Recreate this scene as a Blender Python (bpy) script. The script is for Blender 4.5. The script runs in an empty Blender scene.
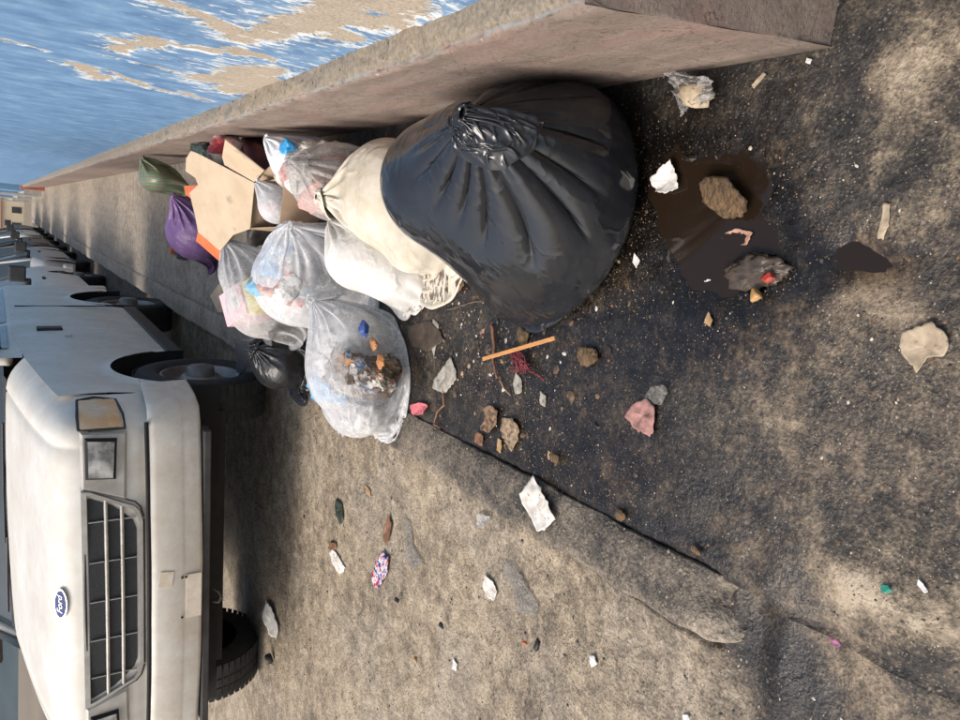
import bpy, math
import numpy as np
from mathutils import Vector, Matrix
sc = bpy.context.scene
col = sc.collection
# ------------------------------------------------------------------ camera
F_PX, CAM_H = 770.0, 1.4
PITCH = math.atan(488 / F_PX)
YAW = math.atan(163 / (F_PX / math.cos(PITCH)))
_F0 = np.array([-math.sin(YAW), math.cos(YAW), 0]); _Z = np.array([0, 0, 1.0])
RT = np.array([math.cos(YAW), math.sin(YAW), 0])
FW = _F0 * math.cos(PITCH) - _Z * math.sin(PITCH)
UP = _F0 * math.sin(PITCH) + _Z * math.cos(PITCH)
cam_d = bpy.data.cameras.new('camera'); cam = bpy.data.objects.new('camera', cam_d); col.objects.link(cam)
cam_d.sensor_width = 36; cam_d.lens = 36 * F_PX / 960; cam_d.clip_end = 20000; cam_d.clip_start = .02
# the phone was held on its side: the world's up points to the left of the picture
cam.matrix_world = Matrix(((-UP[0], RT[0], -FW[0], 0), (-UP[1], RT[1], -FW[1], 0), (-UP[2], RT[2], -FW[2], CAM_H), (0, 0, 0, 1)))
sc.camera = cam
# ------------------------------------------------------------------ light
SUN_EL, SUN_AZ = 50.0, 249.0          # degrees; azimuth from +Y clockwise: the sun stands to the left of the street
world = bpy.data.worlds.new('World'); sc.world = world; world.use_nodes = True
wn = world.node_tree; sky = wn.nodes.new('ShaderNodeTexSky'); sky.sky_type = 'NISHITA'; sky.sun_disc = False
sky.sun_elevation = math.radians(SUN_EL); sky.sun_rotation = math.radians(SUN_AZ); sky.air_density = 1.0; sky.dust_density = 5.0; sky.ozone_density = .6
wn.links.new(sky.outputs[0], wn.nodes['Background'].inputs[0]); wn.nodes['Background'].inputs[1].default_value = .15
sl = bpy.data.lights.new('sun', 'SUN'); sl.energy = 1.8; sl.angle = math.radians(28); sl.color = (1, .96, .91)
so = bpy.data.objects.new('sun', sl); col.objects.link(so)
_e, _a = math.radians(SUN_EL), math.radians(SUN_AZ)
_d = Vector((math.sin(_a) * math.cos(_e), math.cos(_a) * math.cos(_e), math.sin(_e)))
so.rotation_euler = _d.to_track_quat('Z', 'Y').to_euler()
sc.view_settings.view_transform = 'Standard'; sc.view_settings.look = 'None'; sc.view_settings.gamma = 1; sc.view_settings.exposure = .46
sc.cycles.max_bounces = 8; sc.cycles.transparent_max_bounces = 24; sc.cycles.use_denoising = True
# ------------------------------------------------------------------ maths helpers
C0 = np.array([0, 0, CAM_H])
def _ray(x, y): return FW * F_PX + RT * (360 - y) + UP * (480 - x)
def at(x, y, z=0.0):
    r = _ray(x, y); return C0 + r * ((z - CAM_H) / r[2])
def atX(x, y, X):
    r = _ray(x, y); return C0 + r * (X / r[0])
def atY(x, y, Y):
    r = _ray(x, y); return C0 + r * (Y / r[1])
def _h(i, j, k, s):
    n = (i * 374761393 + j * 668265263 + k * 2147483647 + s * 974634777) & 0xffffffff
    n = ((n ^ (n >> 13)) * 1274126177) & 0xffffffff
    return ((n ^ (n >> 16)) & 0xffff) / 65535.0
def vnoise(p, s=0):
    p = np.asarray(p, float); f = np.floor(p); t = p - f; i = f.astype(np.int64); t = t * t * (3 - 2 * t)
    o = 0
    for a in (0, 1):
        for b in (0, 1):
            for c in (0, 1):
                w = (t[..., 0] if a else 1 - t[..., 0]) * (t[..., 1] if b else 1 - t[..., 1]) * (t[..., 2] if c else 1 - t[..., 2])
                o = o + w * _h(i[..., 0] + a, i[..., 1] + b, i[..., 2] + c, s)
    return o * 2 - 1
def fbm(p, s=0, o=4, g=.5):
    p = np.asarray(p, float); r = 0; a = 1; n = 0
    for k in range(o):
        r = r + a * vnoise(p * 2.03 ** k + 17.3 * k, s + k); n += a; a *= g
    return r / n
def ridged(p, s=0, o=4):
    p = np.asarray(p, float); r = 0; a = 1; n = 0
    for k in range(o):
        r = r + a * (1 - 2 * np.abs(vnoise(p * 2.1 ** k + 9.1 * k, s + k))); n += a; a *= .5
    return r / n
def smooth(e0, e1, x):
    t = np.clip((x - e0) / (e1 - e0), 0, 1); return t * t * (3 - 2 * t)
def v3(x, y, z): return np.stack(np.broadcast_arrays(x, y, z), -1).astype(float)
# ------------------------------------------------------------------ object helpers
def tag(o, label=None, cat=None, group=None, kind=None):
    if label: o['label'] = label
    if cat: o['category'] = cat
    if group: o['group'] = group
    if kind: o['kind'] = kind
    return o
def empty(name, loc, label=None, cat=None, group=None, rot=(0, 0, 0)):
    o = bpy.data.objects.new(name, None); col.objects.link(o); o.location = loc; o.rotation_euler = rot; o.empty_display_size = .1
    return tag(o, label, cat, group)
def mesh(name, V, F, mats, parent=None, smooth_=True, mi=None, origin=None):
    me = bpy.data.meshes.new(name)
    V = np.asarray(V, float)
    if origin is not None: V = V - np.asarray(origin, float)
    if isinstance(F, np.ndarray) and F.ndim == 2:
        k = F.shape[1]
        me.vertices.add(len(V)); me.vertices.foreach_set('co', V.astype(np.float32).ravel())
        me.loops.add(F.size); me.loops.foreach_set('vertex_index', F.astype(np.int32).ravel())
        me.polygons.add(len(F)); me.polygons.foreach_set('loop_start', np.arange(0, F.size, k, dtype=np.int32))
        me.polygons.foreach_set('loop_total', np.full(len(F), k, dtype=np.int32)); me.update(calc_edges=True)
    else:
        me.from_pydata([tuple(v) for v in V.tolist()], [], [tuple(int(i) for i in f) for f in F])
    if not isinstance(mats, (list, tuple)): mats = [mats]
    for m in mats: me.materials.append(m)
    me.polygons.foreach_set('use_smooth', np.full(len(me.polygons), smooth_))
    if mi is not None: me.polygons.foreach_set('material_index', np.asarray(mi, dtype=np.int32))
    me.validate(); me.update()
    o = bpy.data.objects.new(name, me); col.objects.link(o)
    if origin is not None: o.location = Vector([float(c) for c in origin])
    if parent is not None: o.parent = parent
    return o
def attr(o, name, val):
    a = o.data.attributes.new(name, 'FLOAT', 'POINT'); a.data.foreach_set('value', np.asarray(val, np.float32).ravel())
def gridF(nv, nu, wrap=False):
    j = np.arange(nu if wrap else nu - 1)[None, :]; j2 = (j + 1) % nu; i = np.arange(nv - 1)[:, None] * nu
    return np.stack([i + j, i + j2, i + nu + j2, i + nu + j], -1).reshape(-1, 4)
class MB:
    def __init__(s): s.V = []; s.F = []; s.n = 0
    def add(s, V, F):
        s.V += [tuple(map(float, v)) for v in V]; s.F += [tuple(int(i) + s.n for i in f) for f in F]; s.n += len(V)
    def box(s, x0, x1, y0, y1, z0, z1, M=None):
        V = [(x, y, z) for z in (z0, z1) for y in (y0, y1) for x in (x0, x1)]
        if M is not None: V = [tuple(M @ Vector(v)) for v in V]
        s.add(V, [(0, 2, 3, 1), (4, 5, 7, 6), (0, 1, 5, 4), (2, 6, 7, 3), (0, 4, 6, 2), (1, 3, 7, 5)])
    def tube(s, pts, r, n=8, cap=True):
        pts = [Vector([float(c) for c in p]) for p in pts]; m = len(pts); rs = r if hasattr(r, '__len__') else [r] * m
        V = []; nrm = None
        for i, p in enumerate(pts):
            d = (pts[min(i + 1, m - 1)] - pts[max(i - 1, 0)]).normalized()
            if nrm is None: nrm = d.orthogonal().normalized()
            nrm = (nrm - d * nrm.dot(d)).normalized(); b = d.cross(nrm)
            for k in range(n):
                a = 2 * math.pi * k / n; V.append(p + (nrm * math.cos(a) + b * math.sin(a)) * rs[i])
        F = [(i * n + k, i * n + (k + 1) % n, (i + 1) * n + (k + 1) % n, (i + 1) * n + k) for i in range(m - 1) for k in range(n)]
        if cap: F += [tuple(range(n))[::-1], tuple((m - 1) * n + k for k in range(n))]
        s.add(V, F)
    def lathe(s, prof, n=32, axis='x', c=(0, 0, 0)):
        V = []
        for a, r in prof:
            for k in range(n):
                t = 2 * math.pi * k / n; u, w = r * math.cos(t), r * math.sin(t)
                V.append({'x': (c[0] + a, c[1] + u, c[2] + w), 'z': (c[0] + u, c[1] + w, c[2] + a), 'y': (c[0] + u, c[1] + a, c[2] + w)}[axis])
        m = len(prof)
        F = [(i * n + k, i * n + (k + 1) % n, (i + 1) * n + (k + 1) % n, (i + 1) * n + k) for i in range(m - 1) for k in range(n)]
        s.add(V, F)
    def build(s, name, m, parent=None, smooth_=False, bevel=0, origin=None):
        o = mesh(name, s.V, s.F, m, parent, smooth_, origin=origin)
        if bevel:
            b = o.modifiers.new('bevel', 'BEVEL'); b.width = bevel; b.segments = 2; b.limit_method = 'ANGLE'; b.angle_limit = math.radians(40)
        if smooth_ == 'auto': pass
        return o
# ------------------------------------------------------------------ materials
def newmat(name):
    m = bpy.data.materials.new(name); m.use_nodes = True; nt = m.node_tree
    return m, nt, nt.nodes['Principled BSDF']
def N(nt, t, **k):
    n = nt.nodes.new(t)
    for a, b in k.items(): setattr(n, a, b)
    return n
def tex(nt, kind, scale, detail=5, rough=.6, coord='Object', stretch=None, w=0.0):
    tc = N(nt, 'ShaderNodeTexCoord'); out = tc.outputs[coord]
    if stretch or w:
        mp = N(nt, 'ShaderNodeMapping'); mp.inputs['Scale'].default_value = stretch or (1, 1, 1); mp.inputs['Location'].default_value = (w, w * 1.7, w * .6)
        nt.links.new(out, mp.inputs[0]); out = mp.outputs[0]
    if kind == 'noise':
        n = N(nt, 'ShaderNodeTexNoise'); n.inputs['Scale'].default_value = scale; n.inputs['Detail'].default_value = detail; n.inputs['Roughness'].default_value = rough
        nt.links.new(out, n.inputs['Vector']); return n.outputs['Fac']
    n = N(nt, 'ShaderNodeTexVoronoi'); n.inputs['Scale'].default_value = scale
    nt.links.new(out, n.inputs['Vector']); return n.outputs['Distance']
def ramp(nt, fac, stops):
    r = N(nt, 'ShaderNodeValToRGB'); els = r.color_ramp.elements
    while len(els) < len(stops): els.new(.5)
    for e, (p, c) in zip(els, stops):
        e.position = p; e.color = (c, c, c, 1) if not hasattr(c, '__len__') else (*c, 1)
    nt.links.new(fac, r.inputs[0]); return r.outputs[0]
def mixc(nt, fac, a, b):
    m = N(nt, 'ShaderNodeMix', data_type='RGBA')
    for sock, v in ((m.inputs[0], fac), (m.inputs[6], a), (m.inputs[7], b)):
        if hasattr(v, 'default_value') or hasattr(v, 'links'): nt.links.new(v, sock)
        elif hasattr(v, '__len__'): sock.default_value = (*v, 1)
        else: sock.default_value = v
    return m.outputs[2]
def math_(nt, op, a, b=0.0, c=0.0):
    m = N(nt, 'ShaderNodeMath', operation=op)
    for i, v in enumerate((a, b, c)):
        if hasattr(v, 'links'): nt.links.new(v, m.inputs[i])
        else: m.inputs[i].default_value = v
    return m.outputs[0]
def at_(nt, name):
    a = N(nt, 'ShaderNodeAttribute'); a.attribute_name = name; return a.outputs['Fac']
def bump(nt, bsdf, h, strength=.3, dist=.01):
    b = N(nt, 'ShaderNodeBump'); b.inputs['Strength'].default_value = strength; b.inputs['Distance'].default_value = dist
    nt.links.new(h, b.inputs['Height']); nt.links.new(b.outputs[0], bsdf.inputs['Normal']); return b
_M = {}
def mat(name, c1, c2=None, scale=12, rough=.6, metal=0, bs=0, bd=.004, bscale=60, spots=None, spot_scale=40, stretch=None, spec=None, coat=0, sheen=0, thr=(.38, .62)):
    if name in _M: return _M[name]
    m, nt, b = newmat(name); b.inputs['Roughness'].default_value = rough; b.inputs['Metallic'].default_value = metal
    if spec is not None: b.inputs['Specular IOR Level'].default_value = spec
    if coat: b.inputs['Coat Weight'].default_value = coat
    c2 = c2 or tuple(v * .75 for v in c1)
    c = mixc(nt, ramp(nt, tex(nt, 'noise', scale, stretch=stretch), [(thr[0], 0), (thr[1], 1)]), c1, c2)
    if spots:
        c = mixc(nt, ramp(nt, tex(nt, 'noise', spot_scale, 3, w=3.1), [(.62, 0), (.68, 1)]), c, spots)
    nt.links.new(c, b.inputs['Base Color'])
    if bs: bump(nt, b, tex(nt, 'noise', bscale, 6, stretch=stretch), bs, bd)
    _M[name] = m; return m
def film(name, colr, haze=.35, rough=.25, edge=.6, cscale=9, tint=None, crumple=.5):
    """thin plastic film: see-through where it faces the eye, milky at grazing angles and along creases"""
    if name in _M: return _M[name]
    m = bpy.data.materials.new(name); m.use_nodes = True; nt = m.node_tree; nt.nodes.clear()
    out = N(nt, 'ShaderNodeOutputMaterial')
    tr = N(nt, 'ShaderNodeBsdfTransparent'); tr.inputs[0].default_value = (*(tint or (.93, .94, .95)), 1)
    pr = N(nt, 'ShaderNodeBsdfPrincipled'); pr.inputs['Roughness'].default_value = rough; pr.inputs['Base Color'].default_value = (*colr, 1)
    tl = N(nt, 'ShaderNodeBsdfTranslucent'); tl.inputs[0].default_value = (*colr, 1)
    ms = N(nt, 'ShaderNodeMixShader'); ms.inputs[0].default_value = .3; nt.links.new(pr.outputs[0], ms.inputs[1]); nt.links.new(tl.outputs[0], ms.inputs[2])
    lw = N(nt, 'ShaderNodeLayerWeight'); lw.inputs[0].default_value = .35
    cr = tex(nt, 'noise', cscale, 7, .7); crv = tex(nt, 'voronoi', cscale * 2.2)
    hgt = math_(nt, 'ADD', cr, math_(nt, 'MULTIPLY', crv, .6))
    bp = N(nt, 'ShaderNodeBump'); bp.inputs['Strength'].default_value = crumple; bp.inputs['Distance'].default_value = .012
    nt.links.new(hgt, bp.inputs['Height']); nt.links.new(bp.outputs[0], pr.inputs['Normal']); nt.links.new(bp.outputs[0], lw.inputs['Normal'])
    f = math_(nt, 'ADD', haze, math_(nt, 'MULTIPLY', lw.outputs['Facing'], edge))
    f = math_(nt, 'ADD', f, math_(nt, 'MULTIPLY', math_(nt, 'SUBTRACT', cr, .5), .7))
    rd = math_(nt, 'ABSOLUTE', math_(nt, 'SUBTRACT', tex(nt, 'noise', cscale * .8, 4, .6, w=2.3, stretch=(1, 2.2, 1)), .5))
    f = math_(nt, 'ADD', f, math_(nt, 'MULTIPLY', ramp(nt, rd, [(0, 1), (.022, 0)]), .30))
    f = math_(nt, 'MINIMUM', math_(nt, 'MAXIMUM', f, .06), .97)
    mx = N(nt, 'ShaderNodeMixShader'); nt.links.new(f, mx.inputs[0]); nt.links.new(tr.outputs[0], mx.inputs[1]); nt.links.new(ms.outputs[0], mx.inputs[2])
    nt.links.new(mx.outputs[0], out.inputs[0]); _M[name] = m; return m
def polymat(name, colr, rough=.3, crumple=.45, scale=11, colr2=None, ridge=.35, radial=.5, fine=1.0):
    """opaque polythene or woven sack with fine creases"""
    if name in _M: return _M[name]
    m, nt, b = newmat(name); b.inputs['Roughness'].default_value = rough
    cr = tex(nt, 'noise', scale, 7, .62); v = tex(nt, 'voronoi', scale * 1.7)
    c = mixc(nt, ramp(nt, tex(nt, 'noise', 6, 6, w=5), [(.4, 0), (.65, 1)]), colr, colr2 or tuple(x * .75 for x in colr))
    nt.links.new(c, b.inputs['Base Color'])
    rm = N(nt, 'ShaderNodeTexNoise'); rm.noise_type = 'RIDGED_MULTIFRACTAL'; rm.inputs['Scale'].default_value = scale * .45; rm.inputs['Detail'].default_value = 3.5; rm.inputs['Roughness'].default_value = .45; tcc = N(nt, 'ShaderNodeTexCoord'); mpp = N(nt, 'ShaderNodeMapping'); mpp.inputs['Scale'].default_value = (1.3, .8, 1); mpp.inputs['Rotation'].default_value = (.3, .2, .5); nt.links.new(tcc.outputs['Object'], mpp.inputs[0]); nt.links.new(mpp.outputs[0], rm.inputs['Vector'])
    ba = N(nt, 'ShaderNodeAttribute'); ba.attribute_name = 'film_co'; bm_ = N(nt, 'ShaderNodeMapping'); bm_.inputs['Scale'].default_value = (1, 1, .16); nt.links.new(ba.outputs['Vector'], bm_.inputs[0])
    rr_ = N(nt, 'ShaderNodeTexNoise'); rr_.noise_type = 'RIDGED_MULTIFRACTAL'; rr_.inputs['Scale'].default_value = 22; rr_.inputs['Detail'].default_value = 3; rr_.inputs['Roughness'].default_value = .5; nt.links.new(bm_.outputs[0], rr_.inputs['Vector'])
    fade = at_(nt, 'gather')
    rad_ = math_(nt, 'MULTIPLY', math_(nt, 'MULTIPLY', rr_.outputs['Fac'], fade), radial)
    r1 = ramp(nt, math_(nt, 'ABSOLUTE', math_(nt, 'SUBTRACT', tex(nt, 'noise', scale * .55, 3, .55, w=8, stretch=(1, 1.8, 1)), .5)), [(0, 1), (.05, .25), (.12, 0)])
    bump(nt, b, math_(nt, 'ADD', rad_, math_(nt, 'ADD', math_(nt, 'MULTIPLY', math_(nt, 'ADD', cr, math_(nt, 'MULTIPLY', v, .4)), fine), math_(nt, 'ADD', math_(nt, 'MULTIPLY', r1, ridge * .5), math_(nt, 'MULTIPLY', rm.outputs['Fac'], ridge)))), crumple, .012)
    _M[name] = m; return m

def mixed(name, cols, scale=14, rough=.5):
    """jumbled packaging: patches of many colours, each a flat print or scrap"""
    m, nt, b = newmat(name); v = N(nt, 'ShaderNodeTexVoronoi'); v.inputs['Scale'].default_value = scale; v.inputs['Randomness'].default_value = 1; tc = N(nt, 'ShaderNodeTexCoord')
    nz_ = N(nt, 'ShaderNodeTexNoise'); nz_.inputs['Scale'].default_value = scale * .8; nz_.inputs['Detail'].default_value = 5; ad = N(nt, 'ShaderNodeMix', data_type='RGBA', blend_type='LINEAR_LIGHT'); ad.inputs[0].default_value = .10
    nt.links.new(tc.outputs['Object'], nz_.inputs['Vector']); nt.links.new(tc.outputs['Object'], ad.inputs[6]); nt.links.new(nz_.outputs['Color'], ad.inputs[7]); nt.links.new(ad.outputs[2], v.inputs['Vector'])
    s = N(nt, 'ShaderNodeSeparateColor'); nt.links.new(v.outputs['Color'], s.inputs[0]); r = N(nt, 'ShaderNodeValToRGB'); r.color_ramp.interpolation = 'CONSTANT'; els = r.color_ramp.elements
    while len(els) < len(cols): els.new(.5)
    for i, (e_, c_) in enumerate(zip(els, cols)): e_.position = i / len(cols); e_.color = (*c_, 1)
    nt.links.new(s.outputs[0], r.inputs[0]); c = mixc(nt, math_(nt, 'MULTIPLY', ramp(nt, tex(nt, 'noise', 40, 6, .7), [(.45, 0), (.6, 1)]), .45), r.outputs[0], (.10, .08, .06))
    nt.links.new(c, b.inputs['Base Color']); b.inputs['Roughness'].default_value = rough
    rm = N(nt, 'ShaderNodeTexNoise'); rm.noise_type = 'RIDGED_MULTIFRACTAL'; rm.inputs['Scale'].default_value = 9; rm.inputs['Detail'].default_value = 5; nt.links.new(tc.outputs['Object'], rm.inputs['Vector']); bump(nt, b, math_(nt, 'ADD', rm.outputs['Fac'], v.outputs['Distance']), .8, .02); return m
# ------------------------------------------------------------------ ground
def blob(X, Y, cx, cy, rx, ry):
    c = at(cx, cy); a = at(cx, cy + ry); b = at(cx + rx, cy)
    wx = abs(a[0] - c[0]) + .01; wy = abs(b[1] - c[1]) + .01
    d = ((X - c[0]) / wx) ** 2 + ((Y - c[1]) / wy) ** 2
    return np.exp(-d * 1.1)
def ground_mat():
    m, nt, b = newmat('street_dirt')
    lv, gy, wet = at_(nt, 'lv'), at_(nt, 'gy'), at_(nt, 'wet')
    n1 = tex(nt, 'noise', 9, 9, .68); n2 = ramp(nt, tex(nt, 'noise', 48, 5, .6), [(.33, 0), (.67, 1)]); n3 = ramp(nt, tex(nt, 'noise', 125, 3, .6), [(.34, 0), (.66, 1)])
    f = math_(nt, 'ADD', lv, math_(nt, 'MULTIPLY', math_(nt, 'SUBTRACT', n1, .5), 1.05))
    f = math_(nt, 'ADD', f, math_(nt, 'MULTIPLY', math_(nt, 'SUBTRACT', n2, .5), .24))
    f = math_(nt, 'ADD', f, math_(nt, 'MULTIPLY', math_(nt, 'SUBTRACT', n3, .5), .27))
    pt = ramp(nt, tex(nt, 'noise', 17, 10, .72, w=4), [(.50, 0), (.57, 1)]); f = math_(nt, 'ADD', f, math_(nt, 'MULTIPLY', math_(nt, 'SUBTRACT', pt, .4), .13))
    warm = ramp(nt, f, [(0, (.008, .008, .008)), (.22, (.024, .022, .020)), (.40, (.066, .053, .038)), (.60, (.165, .128, .084)), (.80, (.300, .238, .158)), (1, (.44, .36, .25))])
    grey = ramp(nt, f, [(0, (.011, .010, .010)), (.25, (.046, .041, .036)), (.5, (.135, .118, .097)), (.75, (.25, .222, .186)), (1, (.37, .33, .28))])
    c = mixc(nt, gy, warm, grey)
    # pale crumbs trodden into the surface
    v = N(nt, 'ShaderNodeTexVoronoi'); v.inputs['Scale'].default_value = 62; tc = N(nt, 'ShaderNodeTexCoord'); nt.links.new(tc.outputs['Object'], v.inputs['Vector'])
    sel = math_(nt, 'GREATER_THAN', N_sep(nt, v.outputs['Color']), .86)
    sp = math_(nt, 'MULTIPLY', ramp(nt, math_(nt, 'ADD', v.outputs['Distance'], math_(nt, 'MULTIPLY', math_(nt, 'SUBTRACT', n2, .5), .5)), [(.07, 1), (.15, 0)]), sel)
    sp = math_(nt, 'MULTIPLY', sp, .4)
    c = mixc(nt, sp, c, (.38, .34, .27))
    for vs, cut, cc, am in ((150, .80, (.30, .26, .20), .5), (110, .82, (.018, .016, .014), .7)):
        v = N(nt, 'ShaderNodeTexVoronoi'); v.inputs['Scale'].default_value = vs; nt.links.new(tc.outputs['Object'], v.inputs['Vector'])
        c = mixc(nt, math_(nt, 'MULTIPLY', math_(nt, 'MULTIPLY', ramp(nt, v.outputs['Distance'], [(.18, 1), (.38, 0)]), math_(nt, 'GREATER_THAN', N_sep(nt, v.outputs['Color']), cut)), am), c, cc)
    wc = N(nt, 'ShaderNodeMix', data_type='RGBA', blend_type='MULTIPLY'); nt.links.new(wet, wc.inputs[0]); nt.links.new(c, wc.inputs[6]); wc.inputs[7].default_value = (.5, .43, .36, 1)
    nt.links.new(wc.outputs[2], b.inputs['Base Color'])
    r = math_(nt, 'SUBTRACT', math_(nt, 'ADD', .62, math_(nt, 'MULTIPLY', n1, .45)), math_(nt, 'MULTIPLY', wet, .72))
    nt.links.new(r, b.inputs['Roughness'])
    h = math_(nt, 'ADD', math_(nt, 'MULTIPLY', n2, 1.0), math_(nt, 'MULTIPLY', n3, .6))
    bb = bump(nt, b, h, .6, .007); nt.links.new(math_(nt, 'SUBTRACT', .62, math_(nt, 'MULTIPLY', wet, .42)), bb.inputs['Strength'])
    return m
def N_sep(nt, c):
    s = N(nt, 'ShaderNodeSeparateColor'); nt.links.new(c, s.inputs[0]); return s.outputs[0]
DIRT = ground_mat()
def spaced(a, b, step, lo, hi, g=1.12):
    mid = list(np.arange(a, b + 1e-6, step)); s = step; x = mid[-1]
    while x < hi - 1e-6:
        s *= g; x = min(hi, x + s); mid.append(x)
    s = step; x = a; pre = []
    while x > lo + 1e-6:
        s *= g; x = max(lo, x - s); pre.append(x)
    return np.array(pre[::-1] + mid)
def sheet(name, xs, ys, fn, m):
    X, Y = np.meshgrid(xs, ys); z, lv, gy, wet = fn(X, Y)
    o = mesh(name, v3(X, Y, z).reshape(-1, 3), gridF(*X.shape), m)
    attr(o, 'lv', lv + 0 * X); attr(o, 'gy', gy + 0 * X); attr(o, 'wet', wet + 0 * X); o['kind'] = 'structure'; return o
def road_z(X, Y):
    n = fbm(v3(X * 3, Y * 3, 0), 3, 3); d = np.clip(-.87 - X, 0, 9)
    base = -.12 + .075 * (1 - smooth(.9, 2.4, Y)) + .035 * np.exp(-d / .12) * (1 - smooth(2, 4, Y))
    near = smooth(1.20, .98, Y + .35 * np.clip(-.86 - X, 0, 9)) * smooth(-1.5, -.9, X)
    base = base * (1 - near) + near * (walk_z(X, Y) - .004) - .05 * smooth(-.88, -.86, X) * smooth(1.06, 1.12, Y)
    return base + (1 - near) * n * .010 * (1 - smooth(5, 9, Y)) + (1 - near) * fbm(v3(X * 22, Y * 22, 0), 5, 3) * .0045 - .012 * blob(X, Y, 800, 660, 60, 90)
def f_road(X, Y):
    z = road_z(X, Y)
    n = fbm(v3(X * 2.2, Y * 2.2, 1), 11, 4)
    lv = .77 + .16 * n - .75 * blob(X, Y, 800, 665, 62, 95) - .25 * blob(X, Y, 640, 560, 60, 30)
    # darker along the kerb foot, and darker near the kerb farther up the street
    lv = lv - .18 * np.exp(-np.clip(-.87 - X, 0, 9) / .04) - .3 * smooth(5, 12, Y) * (X > -1.6)
    wet = .5 * blob(X, Y, 800, 665, 55, 80)
    near = smooth(1.22, .95, Y + .5 * np.clip(-.80 - X, 0, 9)) * smooth(-1.15, -.72, X + .06 * n); zz, lw, gw, ww = f_walk(X, Y); lv = lv * (1 - near) + lw * near; wet = wet * (1 - near) + ww * near
    return z, lv, .15 + .25 * smooth(-.1, .4, fbm(v3(X * 3, Y * 3, 4), 9, 3)), wet
def walk_z(X, Y):
    n = fbm(v3(X * 2.6, Y * 2.6, 0), 21, 3)
    z = -.006 + n * .008 * (1 - smooth(3, 5, Y)) + fbm(v3(X * 17, Y * 17, 0), 25, 4) * .0042
    for (bx, by, rx, ry, dep) in ((725, 195, 62, 48, .016), (735, 262, 52, 36, .017), (690, 255, 55, 34, .012), (660, 180, 30, 45, .009), (870, 262, 40, 13, .014), (845, 245, 22, 30, .010)):
        z = z - dep * blob(X, Y, bx, by, rx, ry)
    z = z + .028 * blob(X, Y, 900, 640, 70, 80) + .012 * blob(X, Y, 840, 575, 45, 22)
    z = z + .0030 * fbm(v3(X * 40, Y * 40, 0), 26, 3) - .012 * np.exp(-((X + .699) / .009) ** 2) - .04 * smooth(-.704, -.714, X) * smooth(.9, 1.0, Y)
    return z - .03 * smooth(.98, .78, Y) * smooth(-.45, -.72, X)
def f_walk(X, Y):
    z = walk_z(X, Y)
    n = fbm(v3(X * 6, Y * 6, 2), 31, 5); rg = ridged(v3(X * 4.5, Y * 4.5, 2), 35, 3)
    near = 1 - smooth(3.0, 4.2, Y)
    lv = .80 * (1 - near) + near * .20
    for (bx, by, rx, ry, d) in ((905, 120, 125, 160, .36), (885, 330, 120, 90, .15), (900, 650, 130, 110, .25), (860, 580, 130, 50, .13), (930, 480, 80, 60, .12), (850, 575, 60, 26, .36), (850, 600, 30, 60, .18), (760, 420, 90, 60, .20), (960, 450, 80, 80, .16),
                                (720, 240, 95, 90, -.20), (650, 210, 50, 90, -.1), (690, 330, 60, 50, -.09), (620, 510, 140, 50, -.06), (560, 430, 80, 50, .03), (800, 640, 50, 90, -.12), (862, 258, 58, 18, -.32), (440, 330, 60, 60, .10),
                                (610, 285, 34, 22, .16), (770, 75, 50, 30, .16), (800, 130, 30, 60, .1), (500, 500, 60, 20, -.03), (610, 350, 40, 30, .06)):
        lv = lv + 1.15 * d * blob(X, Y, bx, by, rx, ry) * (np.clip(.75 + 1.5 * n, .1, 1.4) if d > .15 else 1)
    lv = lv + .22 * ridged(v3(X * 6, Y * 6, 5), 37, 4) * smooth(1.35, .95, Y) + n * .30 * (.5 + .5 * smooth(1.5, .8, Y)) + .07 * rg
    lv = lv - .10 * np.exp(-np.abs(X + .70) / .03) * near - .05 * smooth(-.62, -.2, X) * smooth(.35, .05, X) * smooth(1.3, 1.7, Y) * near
    wet = .55 * near + .3 * n
    for (bx, by, rx, ry, d) in ((720, 240, 100, 95, .9), (650, 190, 60, 90, .5), (905, 150, 120, 200, -.55), (915, 600, 110, 130, -.6), (480, 430, 120, 120, .2), (600, 360, 130, 110, .3), (560, 480, 90, 60, .25), (862, 258, 58, 22, .9), (740, 430, 70, 50, -.35)):
        wet = wet + d * blob(X, Y, bx, by, rx, ry)
    return z, lv, .25 * near + .6 * (1 - near), np.clip(wet, 0, 1)
def f_kerb(X, Y):
    t = (X + .785) / .085
    z = .006 - .012 * np.clip(np.abs(t), 0, 1) ** 6 + fbm(v3(X * 14, Y * 9, 0), 41, 4) * .004 * (1 - smooth(4, 7, Y))
    z = z - .05 * blob(X, Y, 722, 605, 26, 12)
    n = fbm(v3(X * 5, Y * 5, 2), 45, 5)
    lv = .47 + .24 * n + .12 * smooth(-.8, -.87, X) + .38 * smooth(2.8, 4.2, Y) - .2 * blob(X, Y, 722, 605, 26, 12) + .1 * blob(X, Y, 740, 640, 20, 20) - .12 * blob(X, Y, 520, 490, 30, 20)
    return z, lv, .55, .15
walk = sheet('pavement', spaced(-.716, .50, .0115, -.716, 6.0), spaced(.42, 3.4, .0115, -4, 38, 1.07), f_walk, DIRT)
road = sheet('road', spaced(-2.3, -.712, .013, -14, -.712, 1.10), spaced(.42, 3.6, .013, -4, 40, 1.06), f_road, DIRT)
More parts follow.
